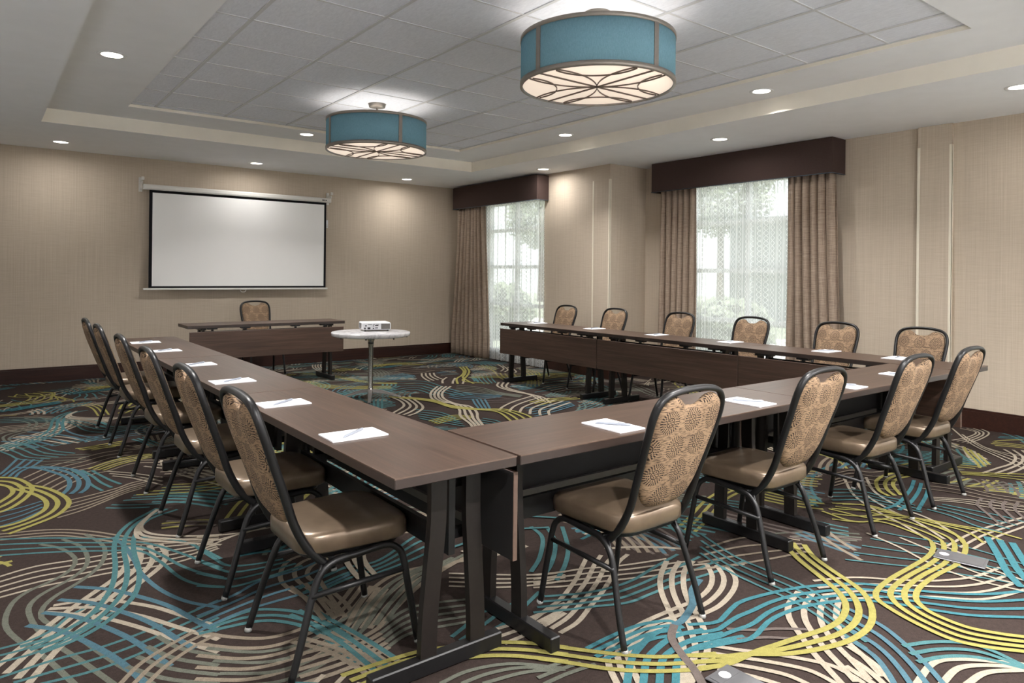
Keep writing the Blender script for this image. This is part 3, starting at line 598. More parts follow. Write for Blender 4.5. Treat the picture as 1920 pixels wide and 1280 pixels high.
# ------------------------------------------------------------ ceiling: soffit, step, lay-in tiles
m = MB()
def ringq(x0, x1, y0, y1, X0, X1, Y0, Y1, z, mi):
    m.quad((X0, Y0, z), (X1, Y0, z), (X1, y0, z), (X0, y0, z), mi); m.quad((X0, y1, z), (X1, y1, z), (X1, Y1, z), (X0, Y1, z), mi)
    m.quad((X0, y0, z), (x0, y0, z), (x0, y1, z), (X0, y1, z), mi); m.quad((x1, y0, z), (X1, y0, z), (X1, y1, z), (x1, y1, z), mi)
def steps(x0, x1, y0, y1, z0, z1, mi):
    m.quad((x0, y0, z0), (x1, y0, z0), (x1, y0, z1), (x0, y0, z1), mi); m.quad((x0, y1, z0), (x1, y1, z0), (x1, y1, z1), (x0, y1, z1), mi)
    m.quad((x0, y0, z0), (x0, y1, z0), (x0, y1, z1), (x0, y0, z1), mi); m.quad((x1, y0, z0), (x1, y1, z0), (x1, y1, z1), (x1, y0, z1), mi)
ringq(TX0, TX1, TY0, TY1, XL - .1, XR2 + .1, YN - .1, YB + .1, ZC, 0)
steps(TX0, TX1, TY0, TY1, ZC, ZS, 1)
ringq(IX0, IX1, IY0, IY1, TX0, TX1, TY0, TY1, ZS, 0)
steps(IX0, IX1, IY0, IY1, ZS, ZT, 1)
m.quad((IX0, IY0, ZT), (IX1, IY0, ZT), (IX1, IY1, ZT), (IX0, IY1, ZT), 2)
m.box(XL - .1, XR2 + .1, YN - .1, YB + .1, 3.0, 3.1, 0)
ceil = m.build('ceiling', [M['ceil'], M['cove'], M['tile']], fix=False); tag(ceil, 'stepped grey ceiling with a recessed field of lay-in tiles', kind='structure')
g = MB()
for k in range(6):
    x = 1.348 + .640 * k; g.box(x - .012, x + .012, IY0, IY1, ZT - .006, ZT + .002)
y = 7.325
while y > IY0:
    g.box(IX0, IX1, y - .007, y + .007, ZT - .0042, ZT + .0015); y -= 0.5715
for a in ((IX0, IX0 + .02, IY0, IY1), (IX1 - .02, IX1, IY0, IY1), (IX0, IX1, IY0, IY0 + .02), (IX0, IX1, IY1 - .02, IY1)): g.box(*a, ZT - .0045, ZT + .001)
o = g.build('ceiling_grid', M['tbar'], ceil)

# ------------------------------------------------------------ windows and what stands outside them
def window(n, x, win, vbar, hbars, label):
    a, b, z0, z1 = win; X0, X1 = x + 0.045, x + 0.10
    g = MB(); f = 0.045
    g.box(X0, X1, a, a + f, z0, z1); g.box(X0, X1, b - f, b, z0, z1); g.box(X0, X1, a + f, b - f, z0, z0 + f); g.box(X0, X1, a + f, b - f, z1 - f, z1)
    for v in vbar: g.box(X0, X1, v - .03, v + .03, z0 + f, z1 - f)
    ys = [a + f] + [q for v in vbar for q in (v - .03, v + .03)] + [b - f]
    for h in hbars:
        for k in range(0, len(ys), 2): g.box(X0 + .004, X1 - .004, ys[k], ys[k + 1], h - .025, h + .025)
    o = g.build('window_%d' % n, M['winf']); tag(o, label, kind='structure')
    g = MB(); g.box(x + .066, x + .072, a + f * .6, b - f * .6, z0 + f * .6, z1 - f * .6); g.build('glass_pane', M['glass'], o)
    g = MB(); g.box(x - .012, x + .045, a - .02, b + .02, z0 - .025, z0 - .001, bev=.003); g.build('window_sill', M['winf'], o)
window(1, XR1, W1, [8.25], [0.86, 1.43, 1.99], 'white framed far window behind sheer curtain')
window(2, XR2, W2, [4.735], [0.80, 1.39, 1.96], 'white framed near window behind sheer curtain')
M['pave'] = plain('pale_concrete', (232, 230, 224), 0.9, var=0.08, scale=3)
M['grass'] = plain('lawn_grass', (172, 180, 158), 1.0, var=0.15, scale=9)  # paled like the drive, to bounce daylight up onto the ceiling
M['leaf'] = plain('shrub_leaf', (146, 156, 134), 0.8, var=0.3, scale=14)
M['bark'] = plain('tree_bark', (92, 80, 68), 0.9, var=0.2)
M['stucco'] = plain('grey_stucco', (84, 90, 90), 0.9, var=0.06, scale=3)
g = MB(); g.box(7.3, 40, -20, 40, -0.3, -0.08, 0); struct(g, 'ground_outside', M['grass'], 'lawn outside the windows')
g = MB(); g.box(10.2, 14.0, -20, 40, -0.079, -0.05, 0); struct(g, 'path', M['pave'], 'pale paved drive outside the windows')
g = MB(); g.box(17.5, 18.1, -12, 12.3, -0.1, 3.0); struct(g, 'neighbouring_wall', M['stucco'], 'grey building wall seen through the near sheer')
def blob(name, cx, cy, cz, rx, ry, rz, n, seed, par):
    r_ = random.Random(seed); g = MB()
    for k in range(n):
        while True:
            p = Vector((r_.uniform(-1, 1), r_.uniform(-1, 1), r_.uniform(-1, 1)))
            if p.length < 1: break
        p = p.normalized() * (0.55 + 0.45 * r_.random())
        c = Vector((cx + p.x * rx, cy + p.y * ry, cz + p.z * rz)); s_ = 0.05 + .05 * r_.random()
        u = Vector((r_.uniform(-1, 1), r_.uniform(-1, 1), r_.uniform(-1, 1))).normalized(); v = u.orthogonal().normalized()
        g.add([c - u * s_ * 1.6, c + v * s_ * .7, c + u * s_ * 1.6, c - v * s_ * .7], [(0, 1, 2, 3)])
    return g.build(name, M['leaf'], par, fix=False)
for k, (x, y, r, h, lb) in enumerate([(9.3, 6.6, .7, .9, 'rounded green shrub outside, seen through the left part of the near sheer'), (9.2, 4.3, .6, .7, 'low green shrub outside, seen through the right part of the near sheer'), (9.0, 12.2, .8, 1.0, 'green shrub outside, seen through the far sheer')]):
    t = empty('shrub', (x, y, -0.08)); tag(t, lb, 'shrub', 'shrubs outside the windows')
    g = MB(); g.sweep([(0, 0, 0), (0.02, 0, h * .6)], (1, 0, 0), .03, .03); g.build('stem', M['bark'], t)
    blob('foliage', 0, 0, h * .62, r, r, h * .6, 1500, k, t)
for k, (x, y, h) in enumerate([(21.5, 15.5, 6.2), (23.0, 27.5, 6.0)]):
    t = empty('tree', (x, y, -0.08)); tag(t, ['leafy tree outside beyond the near window', 'leafy tree outside beyond the far window'][k], 'tree', 'trees outside the windows')
    g = MB(); g.loft([[(r * math.cos(a), r * math.sin(a), z) for a in [2 * PI * q / 10 for q in range(10)]] for r, z in ((.2, 0), (.14, 1), (.11, h * .6))]); g.build('trunk', M['bark'], t)
    blob('crown', 0, 0, h * .72, 1.9, 1.9, 1.7, 5200, 20 + k, t)

# ------------------------------------------------------------ valances, drapes and sheers
def valance(x0, xw, y0, y1, z0, z1, label):
    t = empty('window_valance', ((x0 + xw) / 2, (y0 + y1) / 2, z0)); tag(t, label, 'valance', 'window valances')
    c = Vector(t.location); g = MB(); q = .022
    def bx(a, b, c_, d, e, f, bev=.003): g.box(a - c.x, b - c.x, c_ - c.y, d - c.y, e - c.z, f - c.z, bev=bev)
    bx(x0, x0 + q, y0, y1, z0, z1); bx(x0 + q, xw, y0, y0 + q, z0, z1); bx(x0 + q, xw, y1 - q, y1, z0, z1); bx(x0 + q, xw, y0 + q, y1 - q, z1 - q, z1)
    g.build('cornice_box', M['val'], t)
    g = MB(); r = .004
    P = [(xw - c.x - .01, y0 - c.y - .001, r * .5), (x0 - c.x - .001, y0 - c.y - .001, r * .5), (x0 - c.x - .001, y1 - c.y + .001, r * .5), (xw - c.x - .01, y1 - c.y + .001, r * .5)]
    for a, b in zip(P, P[1:]): g.sweep([a, b], (0, 0, 1), r, r)
    g.build('welt', M['welt'], t)
valance(XR1 - .215, XR1 - .001, 7.46, 9.62, 2.362, 2.712, 'dark brown fabric valance over the far window by the corner')
valance(XR2 - .265, XR2 - .001, 3.57, 5.925, 2.372, 2.733, 'dark brown fabric valance over the near window, the larger one')
def curtain(name, x, top, bot, ztop, nf, amp, mat, seed, label, cat, group, thick, zbot=.012, res=14):
    r_ = random.Random(seed); NZ = 16; NU = nf * res
    ph = [r_.uniform(-.5, .5) for _ in range(nf + 2)]; am = [r_.uniform(.65, 1.25) for _ in range(nf + 2)]
    y0m = (bot[0] + bot[1]) / 2; g = MB(); vs = []; fs = []
    for iz in range(NZ + 1):
        t = iz / NZ; z = ztop + (zbot - ztop) * t
        e = min(1, t * 1.15) ** 1.3
        a0 = top[0] + (bot[0] - top[0]) * e; a1 = top[1] + (bot[1] - top[1]) * e
        for iu in range(NU + 1):
            u = iu / NU * nf; k = int(u); f = u - k
            A_ = (am[k] * (1 - f) + am[k + 1] * f) * amp * (.75 + .35 * t)
            w_ = math.sin(2 * PI * u + ph[min(k, nf)] * 0 + .35 * math.sin(2.1 * t + seed + k))
            sk = .25 * math.cos(2 * PI * u) / nf * (a1 - a0) * .5
            y = a0 + (a1 - a0) * (iu / NU) + sk + .12 * (a1 - a0) / nf * math.sin(ph[k] * 6 + 3 * t)
            vs.append((x + A_ * w_, y - y0m, z))
    for iz in range(NZ):
        for iu in range(NU): a = iz * (NU + 1) + iu; fs.append((a, a + 1, a + NU + 2, a + NU + 1))
    vs = [(v[0] - x, v[1], v[2]) for v in vs]; g.add(vs, fs, 0, True)
    o = g.build(name, mat); o.location = (x, y0m, 0); tag(o, label, cat, group)
    if thick:
        md = o.modifiers.new('thickness', 'SOLIDIFY'); md.thickness = thick; md.offset = 0
    return o
curtain('window_drape', XR1 - .12, (8.86, 9.55), (8.70, 9.74), 2.42, 8, .035, M['drape'], 1, 'taupe slub drape hanging by the corner, left of the far window', 'curtain', 'taupe drapes', .004)
curtain('window_drape', XR2 - .13, (5.33, 5.86), (5.33, 5.90), 2.44, 6, .036, M['drape'], 2, 'taupe slub drape on the left side of the near window', 'curtain', 'taupe drapes', .004)
curtain('window_drape', XR2 - .13, (3.60, 4.12), (3.50, 4.12), 2.44, 6, .036, M['drape'], 3, 'taupe slub drape on the right side of the near window', 'curtain', 'taupe drapes', .004)
curtain('sheer_curtain', XR1 - .052, (7.50, 8.98), (7.45, 8.98), 2.44, 15, .020, M['sheer'], 4, 'white patterned sheer curtain over the far window', 'sheer curtain', 'patterned sheers', 0, res=10)
curtain('sheer_curtain', XR2 - .052, (3.98, 5.48), (3.98, 5.48), 2.46, 15, .018, M['sheer'], 5, 'white patterned sheer curtain between the two drapes of the near window', 'sheer curtain', 'patterned sheers', 0, res=10)
def portal(x, win, name):
    l = bpy.data.lights.new(name, 'AREA'); l.shape = 'RECTANGLE'; l.size = win[3] - win[2]; l.size_y = win[1] - win[0]; l.cycles.is_portal = True
    o = bpy.data.objects.new(name, l); COL.objects.link(o); o.location = (x + .115, (win[0] + win[1]) / 2, (win[2] + win[3]) / 2); o.rotation_euler = (0, PI / 2, 0)
window(3, XR2, W3, [.57], [0.80, 1.39, 1.96], 'white framed window added for daylight nearest the viewpoint, out of frame')  # unseen window added to bring more daylight into the room
curtain('sheer_curtain', XR2 - .052, (-.25, 1.4), (-.25, 1.4), 2.46, 15, .018, M['sheer'], 6, 'white patterned sheer curtain on the added window, out of frame beside the viewpoint', 'sheer curtain', 'patterned sheers', 0, res=10)
portal(XR2, W3, 'window_portal'); portal(XR1, W1, 'window_portal'); portal(XR2, W2, 'window_portal')

# ------------------------------------------------------------ downlights and drum pendants
def lamp(name, kind, W, parent, loc, rot=None, **k):
    l = bpy.data.lights.new(name, kind); l.energy = W
    for a, b in k.items(): setattr(l, a, b)
    o = bpy.data.objects.new(name, l); COL.objects.link(o); o.parent = parent; o.location = loc
    if rot: o.rotation_euler = rot
    return o
WARM = (1.0, .975, .95)
def make_downlight():
    t = empty('recessed_downlight')
    g = MB(); g.lathe([(.070, -.002), (.082, -.006), (.094, -.004), (.096, 0), (.070, 0)], n=28); g.build('trim_ring', M['white'], t)
    g = MB(); g.lathe([(.0005, -.003), (.045, -.003), (.070, -.002)], n=28); g.build('lens', M['lens'], t)
    lamp('downlight_beam', 'AREA', DOWN_W, t, (0, 0, -.008), shape='DISK', size=.12, color=WARM, spread=math.radians(128))
    return t
dl = make_downlight(); first = True
wall_beam = [c for c in dl.children if c.type == 'LIGHT'][0].data.copy(); wall_beam.energy = DOWN_WALL_W; wall_beam.spread = math.radians(172); near_fill_beam = wall_beam.copy(); near_fill_beam.energy = 46.0; near_fill_beam.spread = math.radians(140); right_beam = wall_beam.copy(); right_beam.energy = 3.4  # strongest beam is fill from added lamps behind the camera
DL = [(.754, 5.747, ZS, 'recessed downlight on the upper step, far left of the tile field'), (2.93, 7.646, ZS, 'recessed downlight on the upper step behind the far pendant'),
 (5.161, 5.773, ZS, 'recessed downlight on the upper step, right of the far pendant'), (5.181, 3.348, ZS, 'recessed downlight on the upper step, right of the near pendant'),
 (.719, 9.192, ZC, 'recessed downlight nearest the left edge, above the screen wall'), (2.882, 9.269, ZC, 'recessed downlight right above the projection screen'),
 (5.13, 9.311, ZC, 'recessed downlight above the wall between screen and corner'), (6.018, 7.166, ZC, 'recessed downlight in front of the far valance'),
 (6.064, 4.394, ZC, 'recessed downlight in front of the near valance'), (6.057, 1.788, ZC, 'recessed downlight at the right edge over the pilaster wall'),
 (.754, 3.35, ZS, 'added recessed downlight on the upper step, nearest the viewpoint on the left, out of frame'), (2.95, 1.39, ZS, 'added unseen downlight on the upper step behind the viewpoint'), (-.35, 7.1, ZC, 'added recessed downlight at the left wall, farthest of the three out of frame'), (-.35, 4.4, ZC, 'added recessed downlight at the left wall, middle of the three out of frame'), (-.35, 1.8, ZC, 'added recessed downlight at the left wall, nearest of the three out of frame'), (.8, -.25, ZC, 'added fill downlight behind the viewpoint, leftmost of three'), (2.9, -.25, ZC, 'added fill downlight behind the viewpoint, middle of three'), (5.1, -.25, ZC, 'added fill downlight behind the viewpoint, rightmost of three')]  # all on this line are unseen, added to help light the room
for x, y, z, lb in DL:
    o = dl if first else copy_tree(dl); first = False
    o.location = (x, y, z)
    if z == ZC:
        for c in o.children:
            if c.type == 'LIGHT': c.data = near_fill_beam if y < 1 else (right_beam if x > 5.1 else wall_beam)
    tag(o, lb or 'added downlight outside the frame', 'ceiling light', 'recessed downlights')

R_, H_ = .462, .290
def make_pendant():
    t = empty('drum_pendant')            # origin at the centre of the bottom rim
    g = MB(); n = 64
    g.lathe([(R_ - .003, .02), (R_, .02), (R_, H_ - .02), (R_ - .003, H_ - .02), (R_ - .003, .02)], n=n); g.build('shade', M['shade'], t)
    for nm, z0, z1 in (('bottom_band', 0, .028), ('top_band', H_ - .024, H_)):
        g = MB(); g.lathe([(R_ - .012, z0), (R_ + .004, z0), (R_ + .004, z1), (R_ - .004, z1), (R_ - .004, z0 + .004), (R_ - .012, z0)], n=n); g.build(nm, M['nickel'], t)
    for k in range(4):
        a = k * PI / 2; c, s_ = math.cos(a), math.sin(a); g = MB(); w_ = .017
        vs = [(r * c - q * s_, r * s_ + q * c, z) for z in (.02, H_ - .02) for r, q in ((R_ - .002, -w_), (R_ + .004, -w_), (R_ + .004, w_), (R_ - .002, w_))]
        g.add(vs, [(0, 1, 2, 3), (4, 7, 6, 5), (0, 4, 5, 1), (1, 5, 6, 2), (2, 6, 7, 3), (3, 7, 4, 0)]); g.build('strap', M['nickel'], t)
    g = MB(); g.lathe([(.0005, .010), (R_ - .012, .010), (R_ - .012, .014), (.0005, .014)], n=n); g.build('diffuser', M['diff'], t)
    g = MB(); Rm = R_ - .012
    def wire(P, r=.0035): g.sweep([(x, y, .004) for x, y in P], (0, 0, 1), r, .004, round_=False)
    for k in range(4):
        a = k * PI / 2
        wire([(0, 0), (Rm * math.cos(a), Rm * math.sin(a))], .0035)
        # petals: arcs of circles centred on the rim axes through the hub
        b = k * PI / 2 + PI / 4; C = (Rm * math.cos(b), Rm * math.sin(b)); P = []
        for q in range(49):
            th = b + PI - PI * .36 + (PI * .72) * q / 48; x, y = C[0] + Rm * math.cos(th), C[1] + Rm * math.sin(th)
            if math.hypot(x, y) <= Rm: P.append((x, y))
        wire(P, .0018)
        C = (1.12 * Rm * math.cos(b), 1.12 * Rm * math.sin(b)); P = []
        for q in range(49):
            th = b + PI - PI * .6 + (PI * 1.2) * q / 48; x, y = C[0] + .58 * Rm * math.cos(th), C[1] + .58 * Rm * math.sin(th)
            if math.hypot(x, y) <= Rm: P.append((x, y))
        wire(P, .0024)
    g.build('scrollwork', M['pewter'], t)
    hz = ZT - 2.456
    g = MB(); g.lathe([(.0005, hz - .036), (.055, hz - .036), (.074, hz - .03), (.080, hz - .004), (.084, hz), (.0005, hz)], n=32); g.build('canopy', M['nickel'], t)
    g = MB(); g.lathe([(.009, .06), (.009, hz - .04)], n=12); g.box(-.45, .45, -.006, .006, H_ - .03, H_ - .018); g.box(-.006, .006, -.45, .45, H_ - .0305, H_ - .0185); g.build('stem', M['nickel'], t)
    for k in range(3):
        a = 2 * PI * k / 3 + .5; b = MB(); cx, cy = .15 * math.cos(a), .15 * math.sin(a)
        b.lathe([(.0005, .17), (.02, .165), (.03, .14), (.028, .115), (.016, .09), (.013, .07)], cx, cy, n=14); b.build('bulb', M['lens'], t)
    lamp('pendant_glow', 'AREA', PEND_W, t, (0, 0, .04), (PI, 0, 0), shape='DISK', size=.84, color=WARM)
    return t
pd = make_pendant(); pd.location = (2.96, 3.03, 2.456); tag(pd, 'near teal drum pendant with scrollwork diffuser, the larger in view', 'pendant light', 'teal drum pendants')
o = copy_tree(pd); o.location = (2.962, 5.965, 2.456); tag(o, 'far teal drum pendant nearer the projection screen', 'pendant light', 'teal drum pendants')

# ------------------------------------------------------------ projection screen
t = empty('projection_screen', (2.85, YB - .13, 2.36)); tag(t, 'white pull-down projection screen on the far wall', 'projection screen')
g = MB(); L_ = 1.225
sec = [(-.028, -.03), (-.036, -.012), (-.036, .02), (-.024, .036), (.024, .036), (.034, .02), (.034, -.02), (.026, -.03)]
g.loft([[(x, a, b) for a, b in sec] for x in (-L_, L_)], smooth=False); g.build('housing', M['whitem'], t)
g = MB(); g.box(L_ - .14, L_ - .10, -.0395, -.0365, -.004, .008); g.box(L_ - .09, L_ - .07, -.0395, -.0365, -.004, .008); g.build('housing_label', M['dark'], t)
g = MB(); g.box(-1.155, 1.165, -.001, .001, -1.262, -.028); g.build('black_border', M['scrb'], t)
g = MB(); g.box(-1.118, 1.132, -.0025, -.0012, -1.238, -.062); g.build('screen_fabric', M['scr'], t)
g = MB(); g.box(-1.215, 1.195, -.010, .010, -1.288, -1.263, bev=.004); o = g.build('bottom_bar', M['whitem'], t)
g = MB(); g.sweep(smooth_path([(-.04, 0, -1.288), (-.03, 0, -1.305), (-.02, 0, -1.318), (.02, 0, -1.318), (.03, 0, -1.305), (.04, 0, -1.288)], 4), (0, 1, 0), .004, .004); g.build('pull_handle', M['whitem'], o)
for sx in (-1, 1):
    x = sx * 1.235; g = MB()
    g.box(x - .02, x + .02, .118, .128, -.05, .13); g.box(x - .004, x + .004, -.02, .12, .04, .075); g.box(x - .004, x + .004, .03, .12, -.02, .045)
    g.box(x - .018, x + .018, -.035, -.02, .085, .125, bev=.003); g.sweep([(x, -.025, .1), (x, .06, .085), (x, .12, .08)], (1, 0, 0), .005, .005)
    g.build('wall_bracket', M['whitem'], t)
t = empty('wall_outlet', (4.06, YB - .004, 2.03)); tag(t, 'small white wall outlet with a plug, right of the projection screen', 'outlet')
g = MB(); g.box(-.035, .035, -.004, .003, -.057, .057, bev=.002); g.build('cover_plate', M['white'], t)
g = MB(); g.box(-.018, .018, -.035, -.0045, -.04, -.005, bev=.004); g.sweep(smooth_path([(-.018, -.02, -.03), (-.05, -.02, -.045), (-.07, -.02, -.03), (-.075, -.02, .01)], 4), (0, 1, 0), .003, .003); g.build('plug', M['whitem'], t)

# ------------------------------------------------------------ training tables
def make_table(L, lab, panel_side=1, leg_in=.17, cut=(.02, .02), legoff=.10, out=0.0):
    """length along local x, seated side at -y, modesty panel at +y; origin under the centre"""
    t = empty('training_table'); D2 = .2265; th = .034
    g = MB(); g.box(-L / 2, L / 2, -D2, D2, ZW - th, ZW, bev=.0025); tp = g.build('table_top', [M['lam'], M['edge']], t)
    me = tp.data
    for p in me.polygons: p.material_index = 0 if p.normal.z > .9 else 1
    g = MB(); e = .0022
    g.box(-L / 2 - .0006, L / 2 + .0006, -D2 - .0006, -D2 + e, ZW - .004, ZW + .0004); g.box(-L / 2 - .0006, L / 2 + .0006, D2 - e, D2 + .0006, ZW - .004, ZW + .0004)
    g.box(-L / 2 - .0006, -L / 2 + e, -D2 + e, D2 - e, ZW - .004, ZW + .0004); g.box(L / 2 - e, L / 2 + .0006, -D2 + e, D2 - e, ZW - .004, ZW + .0004)
    g.build('edge_highlight', M['edgehi'], tp)
    y0 = D2 - .012 + out
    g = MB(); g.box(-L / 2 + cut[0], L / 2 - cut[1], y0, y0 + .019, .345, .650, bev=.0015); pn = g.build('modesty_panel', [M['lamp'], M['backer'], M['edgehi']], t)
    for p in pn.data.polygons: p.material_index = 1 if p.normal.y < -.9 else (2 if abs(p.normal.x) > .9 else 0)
    g = MB()
    g.box(-L / 2 + .26, L / 2 - .26, y0 - .020, y0 - .001, .405, .435); g.build('panel_rail', M['rail'], pn)
    for x in (-L / 2 + .26, -L * .16, L * .16, L / 2 - .26):
        g = MB(); g.box(x - .05, x + .05, y0 - .045, y0 + .012, ZW - th - .014, ZW - th - .001); g.box(x - .012, x + .012, y0 - .016, y0 - .001, .55, ZW - th - .013); g.build('panel_hinge', M['blk'], pn)
    for sx in (-1, 1):
        x = sx * (L / 2 - leg_in); g = MB()
        for d, dt in ((-.112, -.078), (.084, .060)):
            pts = smooth_path([(x, legoff + d, .05), (x, legoff + d * .87 + dt * .13, .18), (x, legoff + (d * .45 + dt * .55), .34), (x, legoff + dt * .98 + d * .02, .50), (x, legoff + dt, .672)], 4)
            g.sweep(pts, (1, 0, 0), .030, .014, round_=False)
        g.box(x - .03, x + .03, legoff - .14, legoff + .10, .664, ZW - th - .0005)
        lg = g.build('leg', M['brn'], t)
        g = MB(); g.box(x - .022, x + .022, legoff - .32, legoff + .185, .004, .058, bev=.004); g.build('foot_bar', M['blk'], lg)
        g = MB(); xi = x - sx * .05
        g.box(min(xi, xi - sx * .03), max(xi, xi - sx * .03), legoff - .02, y0 - .022, .58, .612); g.box(min(xi, xi - sx * .03), max(xi, xi - sx * .03), legoff - .02, y0 - .022, .40, .432)
        g.box(min(x, xi), max(x, xi), legoff - .03, legoff - .005, .37, .64); g.sweep([(xi, legoff - .01, .39), (xi, legoff - .01, .63)], (1, 0, 0), .006, .006)
        g.build('fold_hinge', M['blk'], lg)
    g = MB(); g.box(-L / 2 + leg_in + .03, L / 2 - leg_in - .03, legoff - .02, legoff + .02, .60, .645); g.build('cross_beam', M['blk'], t)
    g = MB(); g.box(-L / 2 + leg_in + .05, L / 2 - leg_in - .05, legoff - .05, legoff - .03, .38, .46); g.build('lower_beam', M['blk'], t)
    return t
LB, FB, HB = 1.70, 1.845, 1.82
base = make_table(LB - .004, '', cut=(.012, .05), out=.038); used = False
XLc, XRc = .974 + .2265, 5.14 + .2265
tabs = [(XLc, 1.818 + LB * .5, -90, 'walnut training table at the near end of the left row'), (XLc, 1.818 + LB * 1.5, -90, 'walnut training table in the middle of the left row'), (XLc, 1.818 + LB * 2.5, -90, 'walnut training table at the far end of the left row'),
 (XRc, 1.818 + LB * .5, 90, 'walnut training table at the near end of the window row'), (XRc, 1.818 + LB * 1.5, 90, 'walnut training table in the middle of the window row'), (XRc, 1.818 + LB * 2.5, 90, 'walnut training table at the far end of the window row')]
base2 = make_table(LB - .004, '', cut=(.003, .003))
for k, (x, y, a, lb) in enumerate(tabs):
    o = base if k == 0 else (base2 if k == 3 else copy_tree(base if k < 3 else base2))
    o.location = (x, y, 0); o.rotation_euler = (0, 0, math.radians(a)); tag(o, lb, 'table', 'training tables set in a U')
fb = make_table(FB - .006, '', cut=(.055, .02)); x0 = .974 + .453 + .012
fb.location = (x0 + FB / 2, 1.818 + .2265, 0); tag(fb, 'walnut training table of the front row joining the left row', 'table', 'training tables set in a U')
o = copy_tree(fb); o.location = (x0 + FB * 1.5, 1.818 + .2265, 0); tag(o, 'walnut training table of the front row joining the window row', 'table', 'training tables set in a U')
hd = make_table(HB, ''); hd.location = (2.722, 8.36, 0); hd.rotation_euler = (0, 0, PI); tag(hd, 'walnut head table standing alone in front of the projection screen', 'table')

# ------------------------------------------------------------ banquet chairs
def back_y(z):
    pts = [(.33, -.085), (.362, -.12), (.41, -.165), (.484, -.206), (.616, -.250), (.738, -.294), (.857, -.334), (.94, -.358)]
    for (a, b), (c, d) in zip(pts, pts[1:]):
        if z <= c: return b + (d - b) * (z - a) / (c - a)
    return pts[-1][1]
def make_chair():
    t = empty('banquet_chair')
    # seat cushion
    def outline(s_, yo=0.0, n=40):
        out = []
        for k in range(n):
            a = 2 * PI * k / n; c, d = math.cos(a), math.sin(a); e = .36
            px = math.copysign(abs(c) ** e, c); py = math.copysign(abs(d) ** e, d)
            wd = .198 + .014 * py; out.append((px * (wd - s_), py * (.205 - s_) + .012 + yo))
        return out
    loops = [[(x, y, z) for x, y in outline(i)] for i, z in ((.03, .383), (.007, .386), (0, .394), (0, .434), (.003, .445), (.010, .452), (.022, .457), (.06, .4605), (.13, .4625), (.17, .463))]
    g = MB(); g.loft(loops); g.build('seat', M['vinyl'], t)
    g = MB(); g.loft([[(x, y, z) for x, y in outline(i)] for i, z in ((.04, .362), (.03, .364), (.022, .3825), (.05, .3828))], smooth=False); g.build('seat_pan', M['blk'], t)
    # back frame: flat oval tube, one arch from seat rail to seat rail
    half = [(.172, .345), (.172, .375), (.171, .42), (.170, .50), (.174, .60), (.181, .70), (.187, .78), (.187, .835), (.174, .880), (.142, .908), (.092, .920), (.04, .925)]
    P = [(-x, z) for x, z in half] + [(x, z) for x, z in half[::-1]]
    path = smooth_path([(x, back_y(z), z) for x, z in P], 3)
    path = [(-.172, -.02, .352), (-.172, -.06, .349)] + path + [(.172, -.06, .349), (.172, -.02, .352)]
    g = MB(); g.sweep(path, lambda p: (0, 1, .33) if p[2] > .36 else (0, 1, .0), .0105, .014); g.build('back_frame', M['blk'], t)
    # upholstered back, hand-hold dip at the top
    oh = [(0, .470), (.042, .472), (.084, .482), (.118, .505), (.142, .545), (.156, .60), (.165, .68), (.173, .76), (.174, .82), (.165, .864), (.138, .892), (.098, .904), (.074, .897), (.053, .880), (.030, .870), (0, .867)]
    O = smooth_path([(x, 0, z) for x, z in oh], 3); O = [(p.x, p.z) for p in O]; O = O + [(-x, z) for x, z in O[-2:0:-1]]
    cz = .69; loops = []
    prof = [(0.30, -.030), (.62, -.029), (.86, -.023), (.965, -.013), (1.0, 0), (.965, .013), (.86, .023), (.62, .029), (.30, .030)]
    for s_, d in prof: loops.append([(x * s_, back_y(cz + (z - cz) * s_) + d, cz + (z - cz) * s_) for x, z in O])
    g = MB(); g.loft(loops); g.build('backrest', M['fab'], t)
    # side frames
    for sx in (-1, 1):
        g = MB(); x0, x1, x2 = sx * .218, sx * .196, sx * .215
        pts = smooth_path([(x0, -.233, .012), (sx * .212, -.20, .12), (x1, -.158, .255), (sx * .190, -.128, .322), (sx * .187, -.075, .355), (sx * .186, .02, .362), (sx * .187, .11, .368), (sx * .190, .152, .352), (x1, .176, .315), (sx * .205, .196, .20), (sx * .215, .228, .012)], 5)
        g.sweep(pts, (1, 0, 0), .0115, .0115); g.build('leg_frame', M['blk'], t)
        g = MB(); g.sweep([(sx * .200, -.163, .262), (sx * .199, .188, .272)], (1, 0, 0), .009, .009); g.build('stretcher', M['blk'], t)
        for y in (-.235, .229):
            g = MB(); g.lathe([(.004, 0.001), (.013, .001), (.014, .007), (.0115, .016), (.004, .016)], sx * .2165, y, n=12); g.build('glide', M['glide'], t)
        g = MB(); g.sweep([(sx * .184, -.120, .352), (sx * .190, -.142, .296)], (1, 0, 0), .006, .005); g.build('brace', M['blk'], t)
    g = MB(); g.sweep([(-.186, -.07, .352), (.186, -.07, .352)], (0, 0, 1), .009, .009); g.sweep([(-.186, .12, .362), (.186, .12, .362)], (0, 0, 1), .009, .009); g.build('seat_crossbars', M['blk'], t)
    return t
ch = make_chair(); used = False
LY = [6.49, 5.78, 4.79, 3.95, 3.136, 2.395]
chairs = []
on = ['farthest', 'second farthest', 'third farthest', 'third nearest', 'second nearest', 'nearest']
for k, y in enumerate(LY): chairs.append((1.035, y, -90, '%s banquet chair along the left row of tables' % on[k], 'banquet chairs along the left row'))
for k, y in enumerate([6.64, 5.78, 4.82, 3.95, 3.10, 2.41]): chairs.append((5.655, y, 90, '%s banquet chair on the window side of the right row' % on[k], 'banquet chairs on the window side'))
